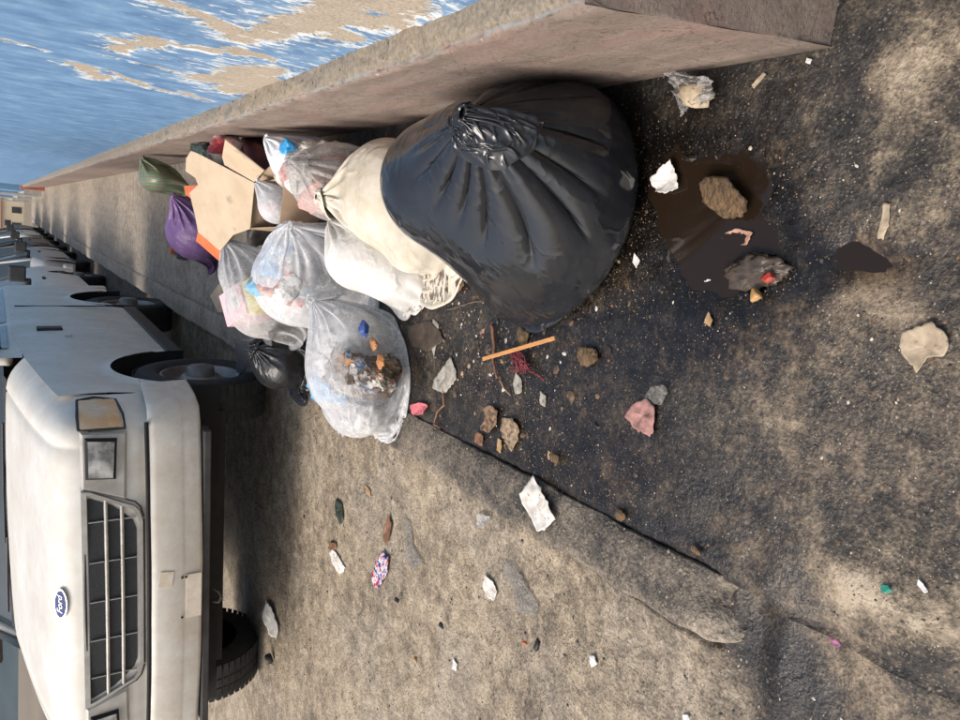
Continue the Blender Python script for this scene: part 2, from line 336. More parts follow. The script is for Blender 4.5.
# kerb: a run of cast blocks with a worn rounded nose at the near end
ky = [.975, 2.9, 4.8, 6.7, 8.6, 10.5, 12.4, 16.2, 20, 28, 37.5]
for i in range(len(ky) - 1):
    y0, y1 = ky[i] + .004, ky[i + 1] - .004
    ys = np.arange(y0, y1, .014 if i < 1 else (.04 if i < 3 else .3)); ys = np.append(ys, y1)
    ts = np.array([-1, -1, -.97, -.9, -.75, -.5, -.25, 0, .25, .5, .75, .9, .97, 1, 1.0])
    Xg, Yg = np.meshgrid(-.782 + .084 * ts, ys)
    wob = fbm(v3(0 * Yg, Yg * 3, 0), 47, 3) * .006 + (ts > .8)[None, :] * .007 * fbm(v3(0 * Yg, Yg * 16, 0), 49, 3) - (ts < -.8)[None, :] * .012 * fbm(v3(0 * Yg, Yg * 10, 7), 50, 3)
    if i == 0: Yg = Yg + .10 * fbm(v3(Xg * 22, 0 * Yg, 2), 51, 3) * smooth(1.3, 1.0, Yg)
    if i == 0:    # the nose curls in towards the street
        e = np.clip((1.16 - Yg) / .185, 0, 1); Xg = -.698 + (Xg + .698) * np.sqrt(np.clip(1 - .75 * e * e, 0, 1))
    z, lv, gy, wet = f_kerb(Xg, Yg)
    if i == 0: z = z - .075 * smooth(1.13, .99, Yg + .012 * fbm(v3(Xg * 40, Yg * 40, 0), 48, 2)) ** 1.5; lv = lv + .25 * smooth(1.2, 1.05, Yg)
    z[:, 0] = -.2; z[:, -1] = -.2
    o = mesh('kerb', v3(Xg + wob, Yg, z).reshape(-1, 3), gridF(*Xg.shape), DIRT)
    attr(o, 'lv', lv); attr(o, 'gy', 0 * Xg + gy); attr(o, 'wet', 0 * Xg + wet); o['kind'] = 'structure'
    if i: mesh('kerb_end', [(-.866, y0, -.2), (-.70, y0, -.2), (-.70, y0, -.006), (-.866, y0, -.006)], [(0, 1, 2, 3)], DIRT)['kind'] = 'structure'
# the wide ground all round, falling away to the town below beyond the end of the street
def f_ground(X, Y):
    z = -.21 - 9 * smooth(44, 220, Y) - 4 * smooth(-20, -90, X)
    return z + .3 * fbm(v3(X * .05, Y * .05, 0), 61, 3) * smooth(45, 90, Y), .62 + .15 * fbm(v3(X * .1, Y * .1, 0), 62, 3), .2, 0
gx = np.array([-6000, -2500, -1000, -400, -200, -100, -60, -35, -20, -14, -6, -2, 0, 2, 6, 12, 20, 35, 60, 100, 200, 400, 1000, 2500, 6000.])
gyy = np.concatenate([[-6000, -1500, -300, -80, -20, -4], np.arange(0, 44, 6), np.arange(44, 280, 8), [320, 450, 700, 1200, 2500, 7000.]])
sheet('ground', gx, gyy, f_ground, DIRT)
# puddle of dark seepage beside the black bag: lies where the paving dips
m, nt, b = newmat('puddle_water'); b.inputs['Base Color'].default_value = (.016, .010, .006, 1); b.inputs['Roughness'].default_value = .06; b.inputs['Specular IOR Level'].default_value = .4
bump(nt, b, tex(nt, 'noise', 30, 2), .04, .004)
def puddle(x0, x1, y0, y1, z, st=.02):
    X, Y = np.meshgrid(np.arange(x0, x1, st), np.arange(y0, y1, st))
    o = mesh('puddle', v3(X, Y, z + 0 * X).reshape(-1, 3), gridF(*X.shape), m); o['kind'] = 'structure'; return o
puddle(-.12, .40, .98, 1.62, -.0158); puddle(-.02, .20, .76, .97, -.0172)
# ------------------------------------------------------------------ loose grit and crumbs
def scatter(name, n, rx, ry, size, colr, zf, seed, flat=.55, dens=None, rough=.8, label=None):
    rg = np.random.default_rng(seed)
    X = rg.uniform(*rx, n * 3); Y = rg.uniform(*ry, n * 3)
    keep = (rg.random(n * 3) < dens(X, Y))[:] if dens else np.ones(n * 3, bool)
    X, Y = X[keep][:n], Y[keep][:n]; n = len(X)
    base = np.array([[1, 0, 0], [.3, .95, 0], [-.8, .6, 0], [-.8, -.6, 0], [.3, -.95, 0], [.1, 0, 1], [0, 0, -.7]])
    F0 = np.array([[0, 1, 5], [1, 2, 5], [2, 3, 5], [3, 4, 5], [4, 0, 5], [1, 0, 6], [2, 1, 6], [3, 2, 6], [4, 3, 6], [0, 4, 6]])
    s = size[0] * (size[1] / size[0]) ** (rg.random(n) ** 2.2)
    V = base[None] * (1 + rg.normal(0, .22, (n, 7, 3))); V[..., 1] *= rg.uniform(.45, 1, (n, 1)); V[..., 2] *= flat
    a = rg.uniform(0, 6.28, n); c, q = np.cos(a)[:, None], np.sin(a)[:, None]
    x, y = V[..., 0] * c - V[..., 1] * q, V[..., 0] * q + V[..., 1] * c
    Z = zf(X, Y)
    V = np.stack([x * s[:, None] + X[:, None], y * s[:, None] + Y[:, None], V[..., 2] * s[:, None] + Z[:, None] + s[:, None] * flat * .3], -1)
    F = (F0[None] + 7 * np.arange(n)[:, None, None]).reshape(-1, 3)
    o = mesh(name, V.reshape(-1, 3), F, colr, smooth_=False); o['kind'] = 'stuff'; return o
g_tan = mat('grit_tan', (.30, .25, .18), (.15, .12, .085), 90); g_grey = mat('grit_grey', (.16, .15, .14), (.07, .065, .06), 80)
g_pale = mat('crumb_pale', (.55, .50, .40), (.32, .27, .19), 70); g_dark = mat('grit_dark', (.03, .028, .026), (.06, .05, .04), 60); g_brown = mat('crumb_brown', (.20, .10, .045), (.12, .07, .04), 60)
nz = lambda f, s, X, Y, k=3: smooth(-.1, .35, fbm(v3(X * k, Y * k, 0), s, 3)) * f
scatter('gravel', 9000, (-2.9, -.86), (.45, 4.6), (.0010, .0042), g_tan, road_z, 1, dens=lambda X, Y: .3 + nz(.7, 71, X, Y))
scatter('gravel', 5200, (-2.9, -.86), (.45, 4.6), (.0010, .0050), g_grey, road_z, 2, dens=lambda X, Y: .25 + nz(.75, 72, X, Y))
scatter('gravel', 1300, (-2.9, -.9), (.5, 4.6), (.0018, .0085), g_dark, road_z, 3, dens=lambda X, Y: .3 + nz(.7, 73, X, Y))
scatter('husks', 1500, (-2.2, -.86), (.5, 3.4), (.0012, .0045), g_pale, road_z, 4, flat=.2, dens=lambda X, Y: .15 + nz(.85, 74, X, Y, 4))
wd = lambda X, Y: .25 + nz(.75, 75, X, Y, 5)
scatter('crumbs', 2300, (-.68, .44), (.5, 3.0), (.0007, .0022), g_pale, walk_z, 5, flat=.35, dens=wd)
scatter('crumbs', 3200, (-.68, .5), (.5, 3.0), (.0008, .0030), g_tan, walk_z, 6, flat=.4, dens=wd)
scatter('grit', 5200, (-.68, .5), (.5, 3.0), (.0010, .0040), g_dark, walk_z, 7, dens=lambda X, Y: .5 + 0 * X)
scatter('crumbs', 900, (-.68, .45), (.5, 2.6), (.0010, .0050), g_brown, walk_z, 8, flat=.3, dens=wd)
scatter('husks', 1100, (-.62, -.05), (.5, .95), (.0009, .0032), g_tan, walk_z, 9, flat=.22, dens=lambda X, Y: .1 + nz(.9, 76, X, Y, 6))
leafy = mat('trodden_leaf', (.17, .10, .05), (.09, .055, .03), 60, .7)
scatter('trodden_leaves', 260, (-.66, .3), (.9, 2.9), (.002, .010), leafy, walk_z, 12, flat=.07, dens=lambda X, Y: .1 + .9 * smooth(1.3, 2.1, Y) * smooth(.3, 0, X)); scatter('pale_chips', 160, (-.66, .4), (.6, 2.4), (.0015, .006), g_pale, walk_z, 13, flat=.1, dens=wd); scatter('husks', 500, (-1.5, -.8), (.6, 1.9), (.001, .005), leafy, road_z, 14, flat=.15)
heapz = lambda X, Y: np.exp(-((X + .27) / .24) ** 2 - ((Y - 2.14) / .36) ** 2)
for k, (nm, mm_, n_, sz, fl) in enumerate((('food_scraps', mat('scrap_brown', (.13, .075, .04), (.05, .035, .022), 50, .65), 300, (.004, .019), .22), ('food_scraps', mat('scrap_tan', (.36, .25, .14), (.20, .13, .07), 50, .7), 150, (.003, .014), .2), ('paper_bits', mat('scrap_white', (.58, .55, .50), (.36, .33, .28), 50, .7), 110, (.003, .011), .12), ('dark_muck', mat('scrap_dark', (.03, .022, .016), (.015, .012, .010), 50, .4), 260, (.005, .020), .3), ('plastic_bits', mat('scrap_bright', (.32, .08, .07), (.10, .15, .20), 9, .5), 26, (.003, .010), .15))):
    scatter(nm, n_, (-.66, .25), (1.3, 2.95), sz, mm_, walk_z, 30 + k, flat=fl, dens=lambda X, Y: .04 + .96 * heapz(X, Y), rough=.6)
kz = lambda X, Y: f_kerb(X, Y)[0]
scatter('grit', 1400, (-.86, -.70), (1.02, 3.0), (.0012, .005), g_tan, kz, 10)
# ------------------------------------------------------------------ street wall
def capsule(P, Q, A, B, r):
    d = np.array(B) - np.array(A); L = (d ** 2).sum() + 1e-9
    t = np.clip(((P - A[0]) * d[0] + (Q - A[1]) * d[1]) / L, 0, 1)
    return np.sqrt((P - A[0] - t * d[0]) ** 2 + (Q - A[1] - t * d[1]) ** 2) / r
def wall_mat():
    m, nt, b = newmat('peeling_blue_paint')
    pe = at_(nt, 'peel'); n = tex(nt, 'noise', 30, 8, .7); st = tex(nt, 'noise', 8, 10, .7, stretch=(1, 2.4, .8)); st2 = tex(nt, 'noise', 17, 9, .75, stretch=(1, 2.2, .85), w=7)
    fine = tex(nt, 'noise', 120, 6, .7)
    blue = ramp(nt, tex(nt, 'noise', 7, 9, .66, stretch=(1, 1.7, 1.0), w=2), [(.22, (.055, .125, .24)), (.42, (.095, .20, .36)), (.58, (.15, .28, .45)), (.72, (.27, .40, .54)), (.88, (.48, .56, .62))])
    # scuffs down to the white undercoat, and dark scratches
    scr = math_(nt, 'ADD', st2, math_(nt, 'MULTIPLY', at_(nt, 'scuff'), .17))
    c = mixc(nt, ramp(nt, scr, [(.64, 0), (.70, 1)]), blue, (.62, .66, .68))
    c = mixc(nt, ramp(nt, tex(nt, 'noise', 14, 8, .75, stretch=(1, 4, .3), w=11), [(.30, 1), (.345, 0)]), c, (.075, .075, .075))
    ck = math_(nt, 'ABSOLUTE', math_(nt, 'SUBTRACT', tex(nt, 'noise', 10, 7, .65, w=51, stretch=(1, 1.5, .9)), .5)); c = mixc(nt, math_(nt, 'MULTIPLY', ramp(nt, ck, [(0, 1), (.006, 0)]), math_(nt, 'ADD', .15, math_(nt, 'MULTIPLY', at_(nt, 'scuff'), .6))), c, (.09, .09, .085))
    e = math_(nt, 'ADD', pe, math_(nt, 'MULTIPLY', math_(nt, 'SUBTRACT', n, .5), .30)); e = math_(nt, 'ADD', e, math_(nt, 'MULTIPLY', math_(nt, 'SUBTRACT', st, .5), .65)); e = math_(nt, 'ADD', e, math_(nt, 'MULTIPLY', at_(nt, 'scuff'), math_(nt, 'MULTIPLY', math_(nt, 'SUBTRACT', tex(nt, 'noise', 19, 9, .72, w=41, stretch=(1, 1.7, .8)), .47), 1.25)))
    wv = math_(nt, 'MULTIPLY', math_(nt, 'SUBTRACT', tex(nt, 'noise', 11, 5, .6, w=21), .5), .34)
    white = ramp(nt, math_(nt, 'ADD', math_(nt, 'ADD', e, wv), math_(nt, 'MULTIPLY', at_(nt, 'scuff'), .04)), [(.455, 0), (.462, 1)]); bare = ramp(nt, e, [(.50, 0), (.51, 1)])
    c = mixc(nt, white, c, (.66, .63, .56))
    rend = ramp(nt, fine, [(.3, (.20, .165, .125)), (.5, (.40, .34, .265)), (.7, (.54, .48, .39))])
    c = mixc(nt, ramp(nt, math_(nt, 'ADD', e, math_(nt, 'MULTIPLY', wv, -.35)), [(.485, 0), (.496, .8), (.503, .8), (.512, 0)]), c, (.07, .06, .05))
    rend = mixc(nt, ramp(nt, tex(nt, 'noise', 9, 8, .7, w=31), [(.5, 0), (.7, .35)]), rend, (.14, .12, .10)); c = mixc(nt, bare, c, rend)
    nt.links.new(c, b.inputs['Base Color']); b.inputs['Roughness'].default_value = .62
    h = math_(nt, 'SUBTRACT', math_(nt, 'ADD', math_(nt, 'MULTIPLY', fine, .12), math_(nt, 'MULTIPLY', st, .18)), math_(nt, 'ADD', math_(nt, 'MULTIPLY', bare, .6), math_(nt, 'MULTIPLY', white, .12)))
    bump(nt, b, h, .9, .006)
    return m
PAINT = wall_mat()
def plinth_mat():
    m, nt, b = newmat('plinth_render')
    n = tex(nt, 'noise', 11, 10, .74, stretch=(1, .55, 1.5)); f = tex(nt, 'noise', 90, 7, .75); d = at_(nt, 'dirt'); k = at_(nt, 'chip'); bl = at_(nt, 'blue')
    c = ramp(nt, n, [(.25, (.155, .122, .10)), (.5, (.25, .195, .16)), (.75, (.34, .275, .23))])
    pk = ramp(nt, tex(nt, 'noise', 5, 9, .7, stretch=(1, .5, 1.4), w=4), [(.5, 0), (.68, 1)])
    c = mixc(nt, math_(nt, 'MULTIPLY', pk, .6), c, (.31, .185, .15))
    c = mixc(nt, ramp(nt, tex(nt, 'noise', 38, 6, .7, stretch=(1, .5, 2), w=8), [(.66, 0), (.69, 1)]), c, (.5, .46, .40)); c = mixc(nt, ramp(nt, f, [(.35, .55), (.5, 0)]), c, (.09, .07, .055)); c = mixc(nt, ramp(nt, tex(nt, 'noise', 8, 9, .75, w=17, stretch=(1, 1.4, .5)), [(.56, 0), (.72, .6)]), c, (.10, .08, .065)); c = mixc(nt, ramp(nt, math_(nt, 'ABSOLUTE', math_(nt, 'SUBTRACT', tex(nt, 'noise', 5, 7, .6, w=23), .5)), [(0, .8), (.008, 0)]), c, (.05, .04, .03))
    top = ramp(nt, f, [(.28, (.07, .058, .044)), (.45, (.185, .155, .115)), (.6, (.27, .23, .175)), (.78, (.40, .35, .28))])
    c = mixc(nt, k, c, top)
    pits = ramp(nt, math_(nt, 'ADD', tex(nt, 'voronoi', 26), math_(nt, 'MULTIPLY', math_(nt, 'SUBTRACT', f, .5), .5)), [(.10, 1), (.17, 0)]); c = mixc(nt, math_(nt, 'MULTIPLY', pits, k), c, (.035, .028, .02))
    be = math_(nt, 'ADD', bl, math_(nt, 'SUBTRACT', tex(nt, 'noise', 24, 8, .75, w=3), .5))
    c = mixc(nt, math_(nt, 'MULTIPLY', ramp(nt, be, [(.5, 0), (.62, 1)]), .5), c, (.20, .25, .29))
    de = math_(nt, 'ADD', d, math_(nt, 'MULTIPLY', math_(nt, 'SUBTRACT', tex(nt, 'noise', 10, 8, .7, w=6), .5), .8))
    c = mixc(nt, ramp(nt, de, [(.3, 0), (.8, .8)]), c, (.075, .058, .042))
    nt.links.new(c, b.inputs['Base Color']); b.inputs['Roughness'].default_value = .8
    bump(nt, b, math_(nt, 'ADD', f, math_(nt, 'MULTIPLY', n, 1.5)), .6, .007)
    return m
PLINTH = plinth_mat()
WALL = empty('street_wall', (.45, 1.013, 0), 'long blue street wall with peeling paint above a bare reddish plinth', 'wall')
ZL = .61
ys = spaced(1.013, 5.2, .012, 1.013, 28.2, 1.08)
# plinth: face + chipped top edge as one strip (profile runs from the ground up, over the edge and back to the wall)
nf = 34; prof = [(.452 - .068 * (i / nf), ZL * i / nf) for i in range(nf + 1)]
prof[0] = (.4525, -.05); prof += [(.386, ZL + .004), (.392, ZL + .007)] + [(.392 + .01 * k, ZL + .008) for k in range(1, 8)]
prof = np.array(prof); Yg, Kg = np.meshgrid(ys, np.arange(len(prof)), indexing='ij')
PX, PZ = prof[Kg, 0], prof[Kg, 1]
edge = np.exp(-((PX - .388) ** 2 + (PZ - ZL) ** 2) / .016 ** 2)
chips = np.clip(ridged(v3(0 * Yg, Yg * 9, PZ * 9), 81, 3) - .15, 0, 1)
tstep = np.clip(smooth(-.15, .5, fbm(v3(Yg * 22, PX * 30, 1), 83, 3)), 0, 1)
PX = PX + edge * (.026 * chips) + .004 * fbm(v3(Yg * 5, PZ * 7, 0), 82, 4) * (Kg > 0) - .0
PZ = PZ - edge * .028 * chips - np.where(Kg > nf, .008 * tstep, 0)
# runnels where the render has been trowelled along the wall
PX = PX - .0016 * np.sin(PZ * 31 + 4 * fbm(v3(Yg * 2, PZ * 3, 0), 84, 2)) * (Kg < nf)
o = mesh('plinth', v3(PX, Yg, PZ).reshape(-1, 3) - np.array([.45, 1.013, 0]), gridF(*Yg.shape)[:, ::-1], PLINTH, WALL)
attr(o, 'chip', smooth(ZL - .006, ZL + .002, PZ + edge * .016 * chips)); attr(o, 'blue', np.clip(.55 * np.exp(-((PZ - ZL) / .02) ** 2) * (Kg <= nf + 1) + .34 * (Kg > nf) * (Kg < nf + 6), 0, 1))
attr(o, 'dirt', .55 * smooth(.09, .0, PZ) + .15 * smooth(1.9, 1.1, Yg) * smooth(.5, .1, PZ))
# near end face of the plinth, streaked with mud
xs_, zs_ = np.meshgrid(np.linspace(0, 1, 50), np.linspace(0, 1, 44)); x0 = .452 - .068 * zs_
EX = x0 + xs_ * (1.6 - x0) * 1.0; EZ = zs_ * (ZL + .006) - .03 * (zs_ == 0)
EX = np.where(xs_ > .0, x0 + (xs_ ** 1.6) * 1.15, x0)
EY = 1.013 + .010 * fbm(v3(EX * 6, EZ * 6, 3), 85, 4) * (xs_ > 0) * (xs_ < 1)
o = mesh('end_face', v3(EX, EY, EZ).reshape(-1, 3) - np.array([.45, 1.013, 0]), gridF(*EX.shape), PLINTH, WALL)
attr(o, 'chip', .85 * smooth(-.2, .5, fbm(v3(EX * 5, EZ * 5, 0), 86, 3))); attr(o, 'blue', 0 * EX); attr(o, 'dirt', .25 * smooth(.30, .02, EZ))
# blue face
zs = spaced(ZL + .004, 1.62, .012, ZL + .004, 3.6, 1.2); Yb, Zb = np.meshgrid(ys, zs)
Pe = np.zeros_like(Yb); SC = np.zeros_like(Yb)
Q = lambda x, y: atX(x, y, .454)[1:]
caps = [((150, -2), (200, 18), .035), ((200, 18), (240, 40), .04), ((240, 40), (300, 30), .055), ((300, 28), (345, 8), .085), ((340, 0), (395, 5), .10), ((350, 25), (390, 22), .07), ((330, 30), (350, 42), .05),
        ((215, 82), (265, 70), .085), ((235, 92), (262, 82), .07), ((265, 78), (285, 84), .05), ((120, 40), (150, 48), .030), ((125, 52), (160, 40), .034), ((150, 40), (210, 52), .022), ((82, 66), (96, 78), .035), ((92, 78), (110, 78), .03),
        ((110, 72), (150, 88), .018), ((150, 88), (190, 96), .022), ((105, 55), (150, 66), .010), ((150, 66), (200, 78), .012), ((180, 92), (205, 100), .025), ((0, 40), (40, 50), .012), ((270, 60), (235, 50), .03), ((200, 48), (240, 55), .02), ((260, 95), (283, 97), .03)]
for a, b_, r in caps:
    d = 1.12 * capsule(Yb + .03 * fbm(v3(0 * Yb, Yb * 13, Zb * 9), 91, 4), Zb + .045 * fbm(v3(0 * Yb, Yb * 12, Zb * 10), 92, 4), Q(*a), Q(*b_), r)
    Pe = np.maximum(Pe, smooth(1.9, .35, d)); SC = np.maximum(SC, smooth(4.5, .5, d))
SC = np.maximum(SC, .8 * smooth(3.4, 1.5, Yb) * smooth(1.15, .75, Zb))
bx = .454 + .0035 * fbm(v3(0 * Yb, Yb * 4, Zb * 3), 93, 4) + .004 * smooth(.45, .6, Pe)
o = mesh('painted_face', v3(bx, Yb, Zb).reshape(-1, 3) - np.array([.45, 1.013, 0]), gridF(*Yb.shape)[:, ::-1], PAINT, WALL)
attr(o, 'peel', Pe * .62); attr(o, 'scuff', SC)
def plainbox(name, x0, x1, y0, y1, z0, z1, m, parent=None, org=(0, 0, 0), bevel=0):
    b = MB(); b.box(x0 - org[0], x1 - org[0], y0 - org[1], y1 - org[1], z0 - org[2], z1 - org[2]); return b.build(name, m, parent, bevel=bevel)
W0 = (.45, 1.013, 0)
render_grey = mat('pale_render', (.42, .40, .36), (.30, .28, .25), 5, .85, bs=.3); blue_far = mat('faded_blue_render', (.16, .30, .46), (.10, .22, .38), 2.5, .75, stretch=(1, 1, .4)); brick_red = mat('red_render', (.42, .13, .08), (.30, .10, .07), 8, .8)
plainbox('wall_core', .47, 3.0, 1.03, 28.2, -.1, 3.6, render_grey, WALL, W0); plainbox('coping', .40, 3.0, 1.0, 28.25, 3.602, 3.72, render_grey, WALL, W0, .01)
plainbox('end_block', .34, .47, 28.22, 29.0, -.1, .66, brick_red, WALL, W0, .01)
for i, (y0, y1, x, h, lab) in enumerate(((30.2, 36.5, .30, 3.4, 'first faded blue wall past the red end block, with a pale plinth'), (38.2, 46, .16, 3.1, 'second faded blue wall farther down the street'), (48, 60, .02, 3.8, 'last pale blue wall before the street drops to the town'))):
    w = empty('street_wall', (x, y0, 0), lab, 'wall', 'farther walls along the street')
    O = (x, y0, 0)
    plainbox('wall_face', x, x + 2.6, y0, y1, .5, h, blue_far, w, O); plainbox('plinth', x - .09, x + 2.6, y0, y1, -.25, .498, render_grey, w, O, .01)
    plainbox('coping', x - .12, x + 2.7, y0 - .05, y1 + .05, h + .002, h + .12, render_grey, w, O, .01)
    for k in range(int((y1 - y0) / 2.6) + 1):
        yy = y0 + k * 2.6; plainbox('pilaster', x - .14, x - .092, yy, yy + .3, -.2, h - .004, render_grey, w, O, .005)
def lettering(name, text, size, parent, loc, rot, m, shear=0, offset=0, scale=(1, 1, 1)):
    tx = bpy.data.curves.new(name, 'FONT'); tx.body = text; tx.size = size; tx.shear = shear; tx.align_x = 'CENTER'; tx.align_y = 'CENTER'; tx.extrude = .0006; tx.offset = offset
    t = bpy.data.objects.new(name, tx); col.objects.link(t); bpy.context.view_layer.update()
    me = bpy.data.meshes.new_from_object(t.evaluated_get(bpy.context.evaluated_depsgraph_get())); bpy.data.objects.remove(t)
    o = bpy.data.objects.new(name, me); col.objects.link(o); me.materials.clear(); me.materials.append(m); o.parent = parent; o.location = loc; o.rotation_euler = rot; o.scale = scale; return o
# ------------------------------------------------------------------ vehicles
def paint_mat(name, c1, c2, dirt=(.42, .34, .24), amt=.5, rough=.33):
    m, nt, b = newmat(name)
    n = tex(nt, 'noise', 3.2, 8, .65); n2 = tex(nt, 'noise', 18, 8, .7); n3 = tex(nt, 'noise', 90, 5, .7)
    c = mixc(nt, ramp(nt, n, [(.35, 0), (.7, 1)]), c1, c2)
    tc = N(nt, 'ShaderNodeTexCoord'); sp = N(nt, 'ShaderNodeSeparateXYZ'); nt.links.new(tc.outputs['Object'], sp.inputs[0])
    low = ramp(nt, math_(nt, 'DIVIDE', sp.outputs['Z'], 1.6), [(.30, 1), (.62, .42)])
    f = math_(nt, 'MULTIPLY', ramp(nt, math_(nt, 'ADD', math_(nt, 'MULTIPLY', n2, .6), math_(nt, 'MULTIPLY', n, .5)), [(.42, 0), (.72, 1)]), math_(nt, 'MULTIPLY', low, amt))
    c = mixc(nt, f, c, dirt)
    c = mixc(nt, ramp(nt, math_(nt, 'ADD', math_(nt, 'MULTIPLY', tex(nt, 'noise', 34, 6, .8, w=9), .7), math_(nt, 'MULTIPLY', low, .12)), [(.60, 0), (.625, .85)]), c, (.10, .055, .03))
    nt.links.new(c, b.inputs['Base Color'])
    nt.links.new(math_(nt, 'ADD', rough, math_(nt, 'MULTIPLY', n2, .3)), b.inputs['Roughness'])
    bump(nt, b, n3, .04, .002); _M[name] = m; return m
cream = paint_mat('cream_white_paint', (.64, .63, .58), (.55, .53, .47), amt=.75)
bumper_p = paint_mat('white_bumper_paint', (.62, .61, .56), (.53, .51, .46), amt=.85)
rubber = mat('tyre_rubber', (.020, .020, .020), (.032, .030, .028), 20, .85, bs=.3, bscale=90); trim_b = mat('black_trim', (.018, .018, .019), (.035, .033, .03), 14, .6)
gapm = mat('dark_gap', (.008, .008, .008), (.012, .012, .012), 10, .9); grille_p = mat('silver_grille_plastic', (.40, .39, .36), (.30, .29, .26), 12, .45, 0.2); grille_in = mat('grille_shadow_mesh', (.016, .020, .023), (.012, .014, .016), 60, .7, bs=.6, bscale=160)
steel = mat('dull_steel', (.30, .29, .28), (.17, .16, .15), 9, .45, .7); hubm = mat('grey_hub', (.23, .225, .21), (.13, .125, .12), 10, .5, .4)
rust = mat('shaded_rusty_underside', (.022, .017, .014), (.012, .011, .010), 16, .85)  # rust tone blackened; the darkness under the vehicle is put into the colour
def glass(name, c, rough=.05):
    m, nt, b = newmat(name); b.inputs['Base Color'].default_value = (*c, 1); b.inputs['Roughness'].default_value = rough; b.inputs['Specular IOR Level'].default_value = .7
    n = tex(nt, 'noise', 5, 5); nt.links.new(math_(nt, 'MULTIPLY', n, .3), b.inputs['Roughness']); return m
wind = glass('windscreen_glass', (.020, .035, .042)); 
def lens(name, c1, c2, sc_=60):
    m, nt, b = newmat(name); w = N(nt, 'ShaderNodeTexWave'); w.inputs['Scale'].default_value = sc_; w.bands_direction = 'X'; w.inputs['Distortion'].default_value = .4
    tc = N(nt, 'ShaderNodeTexCoord'); nt.links.new(tc.outputs['Object'], w.inputs[0])
    nt.links.new(mixc(nt, ramp(nt, tex(nt, 'noise', 11, 5), [(.38, 0), (.62, 1)]), c1, c2), b.inputs['Base Color']); b.inputs['Roughness'].default_value = .18; b.inputs['Coat Weight'].default_value = .6
    bump(nt, b, w.outputs['Fac'], .35, .004); return m
lens_clear = lens('headlight_glass', (.50, .50, .47), (.13, .135, .14)); lens_amber = lens('indicator_lens', (.60, .36, .15), (.58, .46, .32)); lens_red = lens('tail_lens', (.35, .02, .015), (.25, .015, .012))
def wheel(parent, c, R, w, side, rim_m, deep=True, nseg=56):
    """tyre with tread blocks, rim and hub; side=+1 when the outer face looks towards +x"""
    e = empty('wheel', c); e.parent = parent
    b = MB(); s = side
    b.lathe([(-s * w, R * .62), (-s * w, R * .86), (-s * w * .93, R * .95), (-s * w * .8, R * .99), (-s * w * .2, R * .99), (-s * .012, R * .95), (0, R * .88), (s * .004, R * .74), (-s * .012, R * .64), (-s * .03, R * .60)], nseg)
    b.build('tyre', rubber, e, True)
    b = MB()
    for k in range(nseg):
        a = 2 * math.pi * k / nseg; M = Matrix.Rotation(a, 4, 'X')
        for x0, x1 in ((.02, .36), (.40, .60), (.64, .98)):
            b.box(-s * w * x1, -s * w * x0 - s * .01, -.5 * R * .078, .5 * R * .078, R * .985, R * 1.0, M)
    b.build('tread', rubber, e)['kind'] = 'stuff'
    b = MB(); b.lathe([(-s * .03, R * .62), (-s * .018, R * .60), (-s * .022, R * .57), (-s * .07, R * .54), (-s * .075, R * .34), (-s * .03, R * .28), (-s * .03, R * .20)], 36); b.build('rim', rim_m, e, True)
    b = MB(); b.lathe([(-s * .035, R * .215), (s * .015, R * .205), (s * .028, R * .17), (s * .03, 0.001)], 30); b.build('hub_cap', hubm, e, True)
    return e
def lathe_mesh_fix(): pass
# ---- nearest parked vehicle, nose towards the camera
LX0, LY0, LYAW, LLEAN = -1.899, 3.934, -.026, -.036
VAN = empty('parked_van', (LX0, LY0, -.12), 'dusty cream-white vehicle parked nose-on at the kerb beside the rubbish bags', 'vehicle')
VAN.rotation_mode = 'XYZ'; VAN.rotation_euler = (0, LLEAN, LYAW)
def nose(x): x = abs(x); return .06 + .055 * x * x + .24 * max(0, (x - .86) / .125) ** 2.2
def hoodz(y): return float(np.interp(y, [0, .015, .04, .07, .12, .2, .5, .9, 1.35, 1.8], [1.150, 1.182, 1.222, 1.250, 1.274, 1.295, 1.345, 1.393, 1.44, 1.46]))
xsP = [0, .18, .36, .54, .70, .775, .785, .80, .86, .90, .93, .957, .975, .985]
def crown(x, y):
    x = abs(x); d = .018 * (x / .78) ** 2 if x < .78 else .018 + .10 * ((x - .78) / .205) ** 2.2
    d += .010 * math.exp(-((x - .785) / .006) ** 2)          # shut line of the bonnet
    return hoodz(y) - d + .008 * math.exp(-((x - .62) / .05) ** 2) * min(1, y * 3)
sts = [0, .008, .016, .028, .042, .058, .075, .095, .12, .2, .3, .42, .55, .7, .85, 1.0, 1.15, 1.28, 1.36]
def sweep(x, s): return nose(x) * (1 - min(1, s / 1.36)) + s * 1.0 + (0 if s < 1.36 else 0)
def hoodpt(x, s):
    y = nose(x) + s * (1.36 - nose(x)) / 1.36; return (x, y, crown(x, s) - (.016 * math.exp(-s / .008)))
xs_f = [-x for x in xsP[::-1][:-1]] + xsP
V = [hoodpt(x, s) for s in sts for x in xs_f]
mesh('bonnet', V, gridF(len(sts), len(xs_f)), cream, VAN)
# front panel wraps round to the wheel arch
zf = [0, .012, .03, .08, .16, .22, .29, .34, .45, .58]
def frontpt(x, k):
    zt = crown(x, 0) - .016; z = zt + (.63 - zt) * k / .58 if k else zt
    return (x, nose(x) - .004 + (.02 if z < .86 else 0), z)
xf = [-.985, -.975, -.957, -.93, -.9, -.86, -.8, -.7, -.6, -.5, -.4, -.3, -.2, -.1, 0]; xf = xf + [-x for x in xf[::-1][1:]]
mesh('nose_panel', [frontpt(x, k) for k in zf for x in xf], gridF(len(zf), len(xf))[:, ::-1], cream, VAN)
